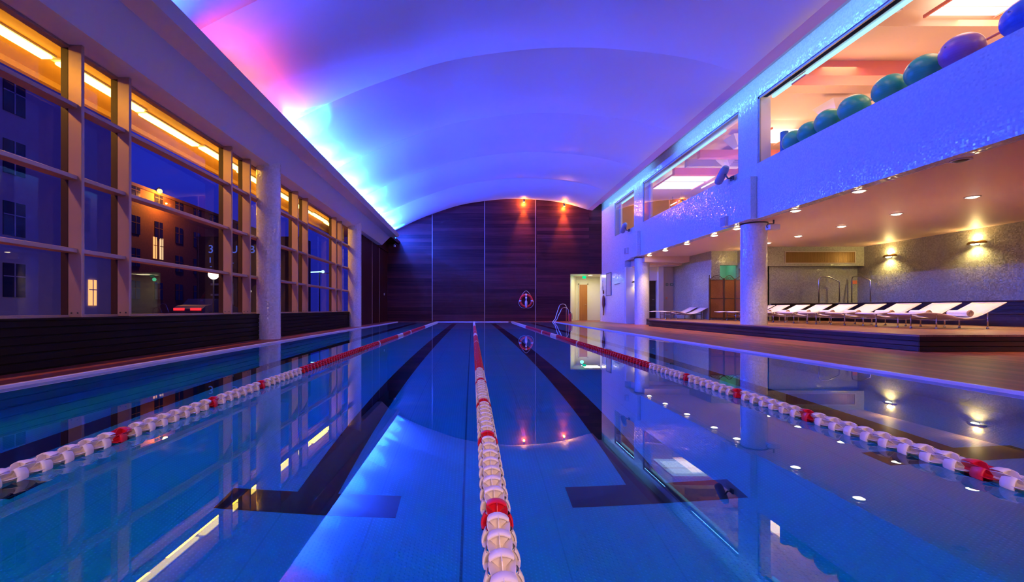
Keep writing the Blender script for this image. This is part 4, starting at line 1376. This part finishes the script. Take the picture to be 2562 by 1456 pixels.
def letter(ch, loc, size, lab, rz=0.0):
    cu = bpy.data.curves.new('letter', 'FONT'); cu.body = ch; cu.size = size; cu.extrude = .02; cu.align_x = 'CENTER'
    ob = bpy.data.objects.new('sign_letter', cu); COL.objects.link(ob)
    me = bpy.data.meshes.new_from_object(ob)
    bpy.data.objects.remove(ob)
    o = bpy.data.objects.new('sign_letter', me); COL.objects.link(o)
    me.materials.clear(); me.materials.append(EM['blue'])
    o.location = loc; o.rotation_euler = (pi / 2, 0, rz)
    return tag(o, lab, 'sign letter', 'blue sign letters across the street')
letter('3', (-18.65, 31.35, 4.75), .80, 'blue lit 3 shaped sign letter high outside the wide bay')
letter('1', (-18.70, 31.35, 4.05), .55, 'small blue lit stroke below the 3 shaped letter')
letter('-', (-18.65, 31.35, 3.65), .50, 'small blue dash below the stroke outside the wide bay')
letter('U', (-17.0, 31.35, 4.75), .75, 'blue lit U shaped sign letter in the narrow bay')
letter('L', (-17.15, 31.35, 4.0), .50, 'small blue lit L shaped sign letter in the narrow bay')
letter('B', (-15.72, 31.35, 4.75), .75, 'blue lit B shaped sign letter beside the near column')
root = empty('street_light_bar', (-13.9, 40.0, 4.1), 0, 'cyan white light bar with a red lamp seen beyond the second column bay', 'light bar')
mb = MB(); mb.tube([(-.85, 0, 0), (.30, 0, .05)], .055, 8); mb.sphere((.30, 0, .05), .14, 12, 8); mb.build('bar', EM['cyanbar'], root)
mb = MB(); mb.sphere((1.20, 0, .05), .13, 12, 8); mb.box(1.0, 1.5, -.05, .05, -.02, .10); mb.build('red_lamp', EM['red'], root)
mb = MB(); mb.tube([(0, 0, -4.15), (0, 0, 0)], .05, 8); mb.tube([(0, 0, -.1), (1.5, 0, -.06)], .03, 6); mb.build('pole', M['dark_metal'], root)

# ================================================================== LIGHT
w = bpy.data.worlds.new('dusk'); SC.world = w; w.use_nodes = True
nt = w.node_tree
for n in list(nt.nodes): nt.nodes.remove(n)
b = NB(nt)
tc = b.n('ShaderNodeTexCoord').outputs['Generated']
sz = b.n('ShaderNodeSeparateXYZ', inp={0: tc}).outputs[2]
col = b.ramp(sz, [(0.0, (.012, .016, .30)), (0.25, (.010, .018, .42)), (1.0, (.004, .008, .22))])
bg = b.n('ShaderNodeBackground', inp={'Color': col, 'Strength': PW['sky']})
ow = b.n('ShaderNodeOutputWorld'); nt.links.new(bg.outputs[0], ow.inputs[0])

# LED wash in the left cove: one fixture per pool of light on the vault
BLUE = (.014, .065, 1.0)
CYAN = (.020, .066, 1.0)
def cove(y, col, pw, x=-4.18, z=4.60, tgt=(-4.34, 5.40), spot=92, blend=.5, size=.02):
    light('SPOT', (x, y, z), col, pw, size=size, spot=radians(spot), blend=blend, target=(tgt[0], y, tgt[1]))
ny = 10
for i in range(ny):
    y = 11.0 + i * 1.45
    light('POINT', (-4.32, y, 4.90), CYAN, PW['cyan'], size=.05)
    cove(y, (.004, .15, 1.0), PW['pool'], spot=88, blend=.25)
for y0, y1 in ((10.6, 15.0), (15.0, 19.5), (19.5, 24.0)):
    light('AREA', (-4.30, (y0 + y1) / 2, 4.57), CYAN, PW['strip'], size=.08, size_y=(y1 - y0), rot=(0, pi + radians(8), 0), spread=radians(95))
for y0, y1 in ((11.4, 14.2), (14.2, 18.0), (18.0, 21.8), (21.8, 23.8)):
    light('AREA', (-4.10, (y0 + y1) / 2, 4.56), BLUE, PW['blue'], size=.10, size_y=(y1 - y0), target=None, rot=(0, pi - radians(BLUE_TILT), 0))
# near section of the cove
for y in (1.5, 3.0, 4.5, 5.95):
    light('POINT', (-4.32, y, 4.90), CYAN, PW['cyan'] * .28, size=.05)
for y0, y1 in ((-2, 2.0), (2.0, 5.6)):
    light('AREA', (-4.10, (y0 + y1) / 2, 4.56), BLUE, PW['blue'], size=.10, size_y=(y1 - y0), rot=(0, pi - radians(BLUE_TILT), 0))
# warm section
for y in (7.45, 8.0, 8.55, 9.1, 9.65, 10.15):
    cove(y, (1.0, .10, .03), PW['coral'], tgt=(-4.12, 5.45), spot=100, blend=.85)
light('AREA', (-4.10, 8.7, 4.56), (1.0, .05, .50), PW['magenta'], size=.10, size_y=3.0, rot=(0, pi - radians(BLUE_TILT), 0))

# slot along the right edge of the vault, washing the facade head
for y0, y1 in ((-2, 4), (4, 10), (10, 16.2), (18.4, 25.2)):
    light('AREA', (7.02, (y0 + y1) / 2, 6.72), (.13, .46, 1.0), PW['slot'] * (y1 - y0), size=.06, size_y=(y1 - y0), rot=(0, -radians(50), 0))
# underwater wall lights
for y in (1.0, 4.0, 8.0, 12.0, 16.0, 20.0, 24.0):
    for sx in (-1, 1):
        if PW['under'] > 0:
            light('AREA', (XL + .02 if sx < 0 else XR - .02, y, -.55), (.04, .30, 1.0), PW['under'], size=.4, rot=(0, -sx * pi / 2 * -1, 0))

# ================================================================== VIEW
SC.view_settings.view_transform = 'Standard'
SC.view_settings.look = 'None'
SC.view_settings.gamma = 1.0
SC.view_settings.use_curve_mapping = False
SC.view_settings.exposure = EXPO
cy = SC.cycles
cy.use_denoising = True
cy.max_bounces = 8
cy.use_adaptive_sampling = True
cy.adaptive_threshold = 0.05
cy.adaptive_min_samples = 16
cy.diffuse_bounces = 3
cy.glossy_bounces = 4
cy.transmission_bounces = 6
cy.transparent_max_bounces = 12
cy.sample_clamp_indirect = 60.0
cy.caustics_refractive = True
cy.caustics_reflective = True
cy.blur_glossy = 0.5
# added warm fill, unseen behind the photographer, to lift the near floats
for x, k in ((-1.6, 1.0), (0.4, 1.6), (2.6, 1.0)):
    light('AREA', (x, -1.6, 1.9), (1.0, .60, .42), PW['rear'] * k, size=.5, target=(x * .9, 2.0, 0.0), spread=radians(110))
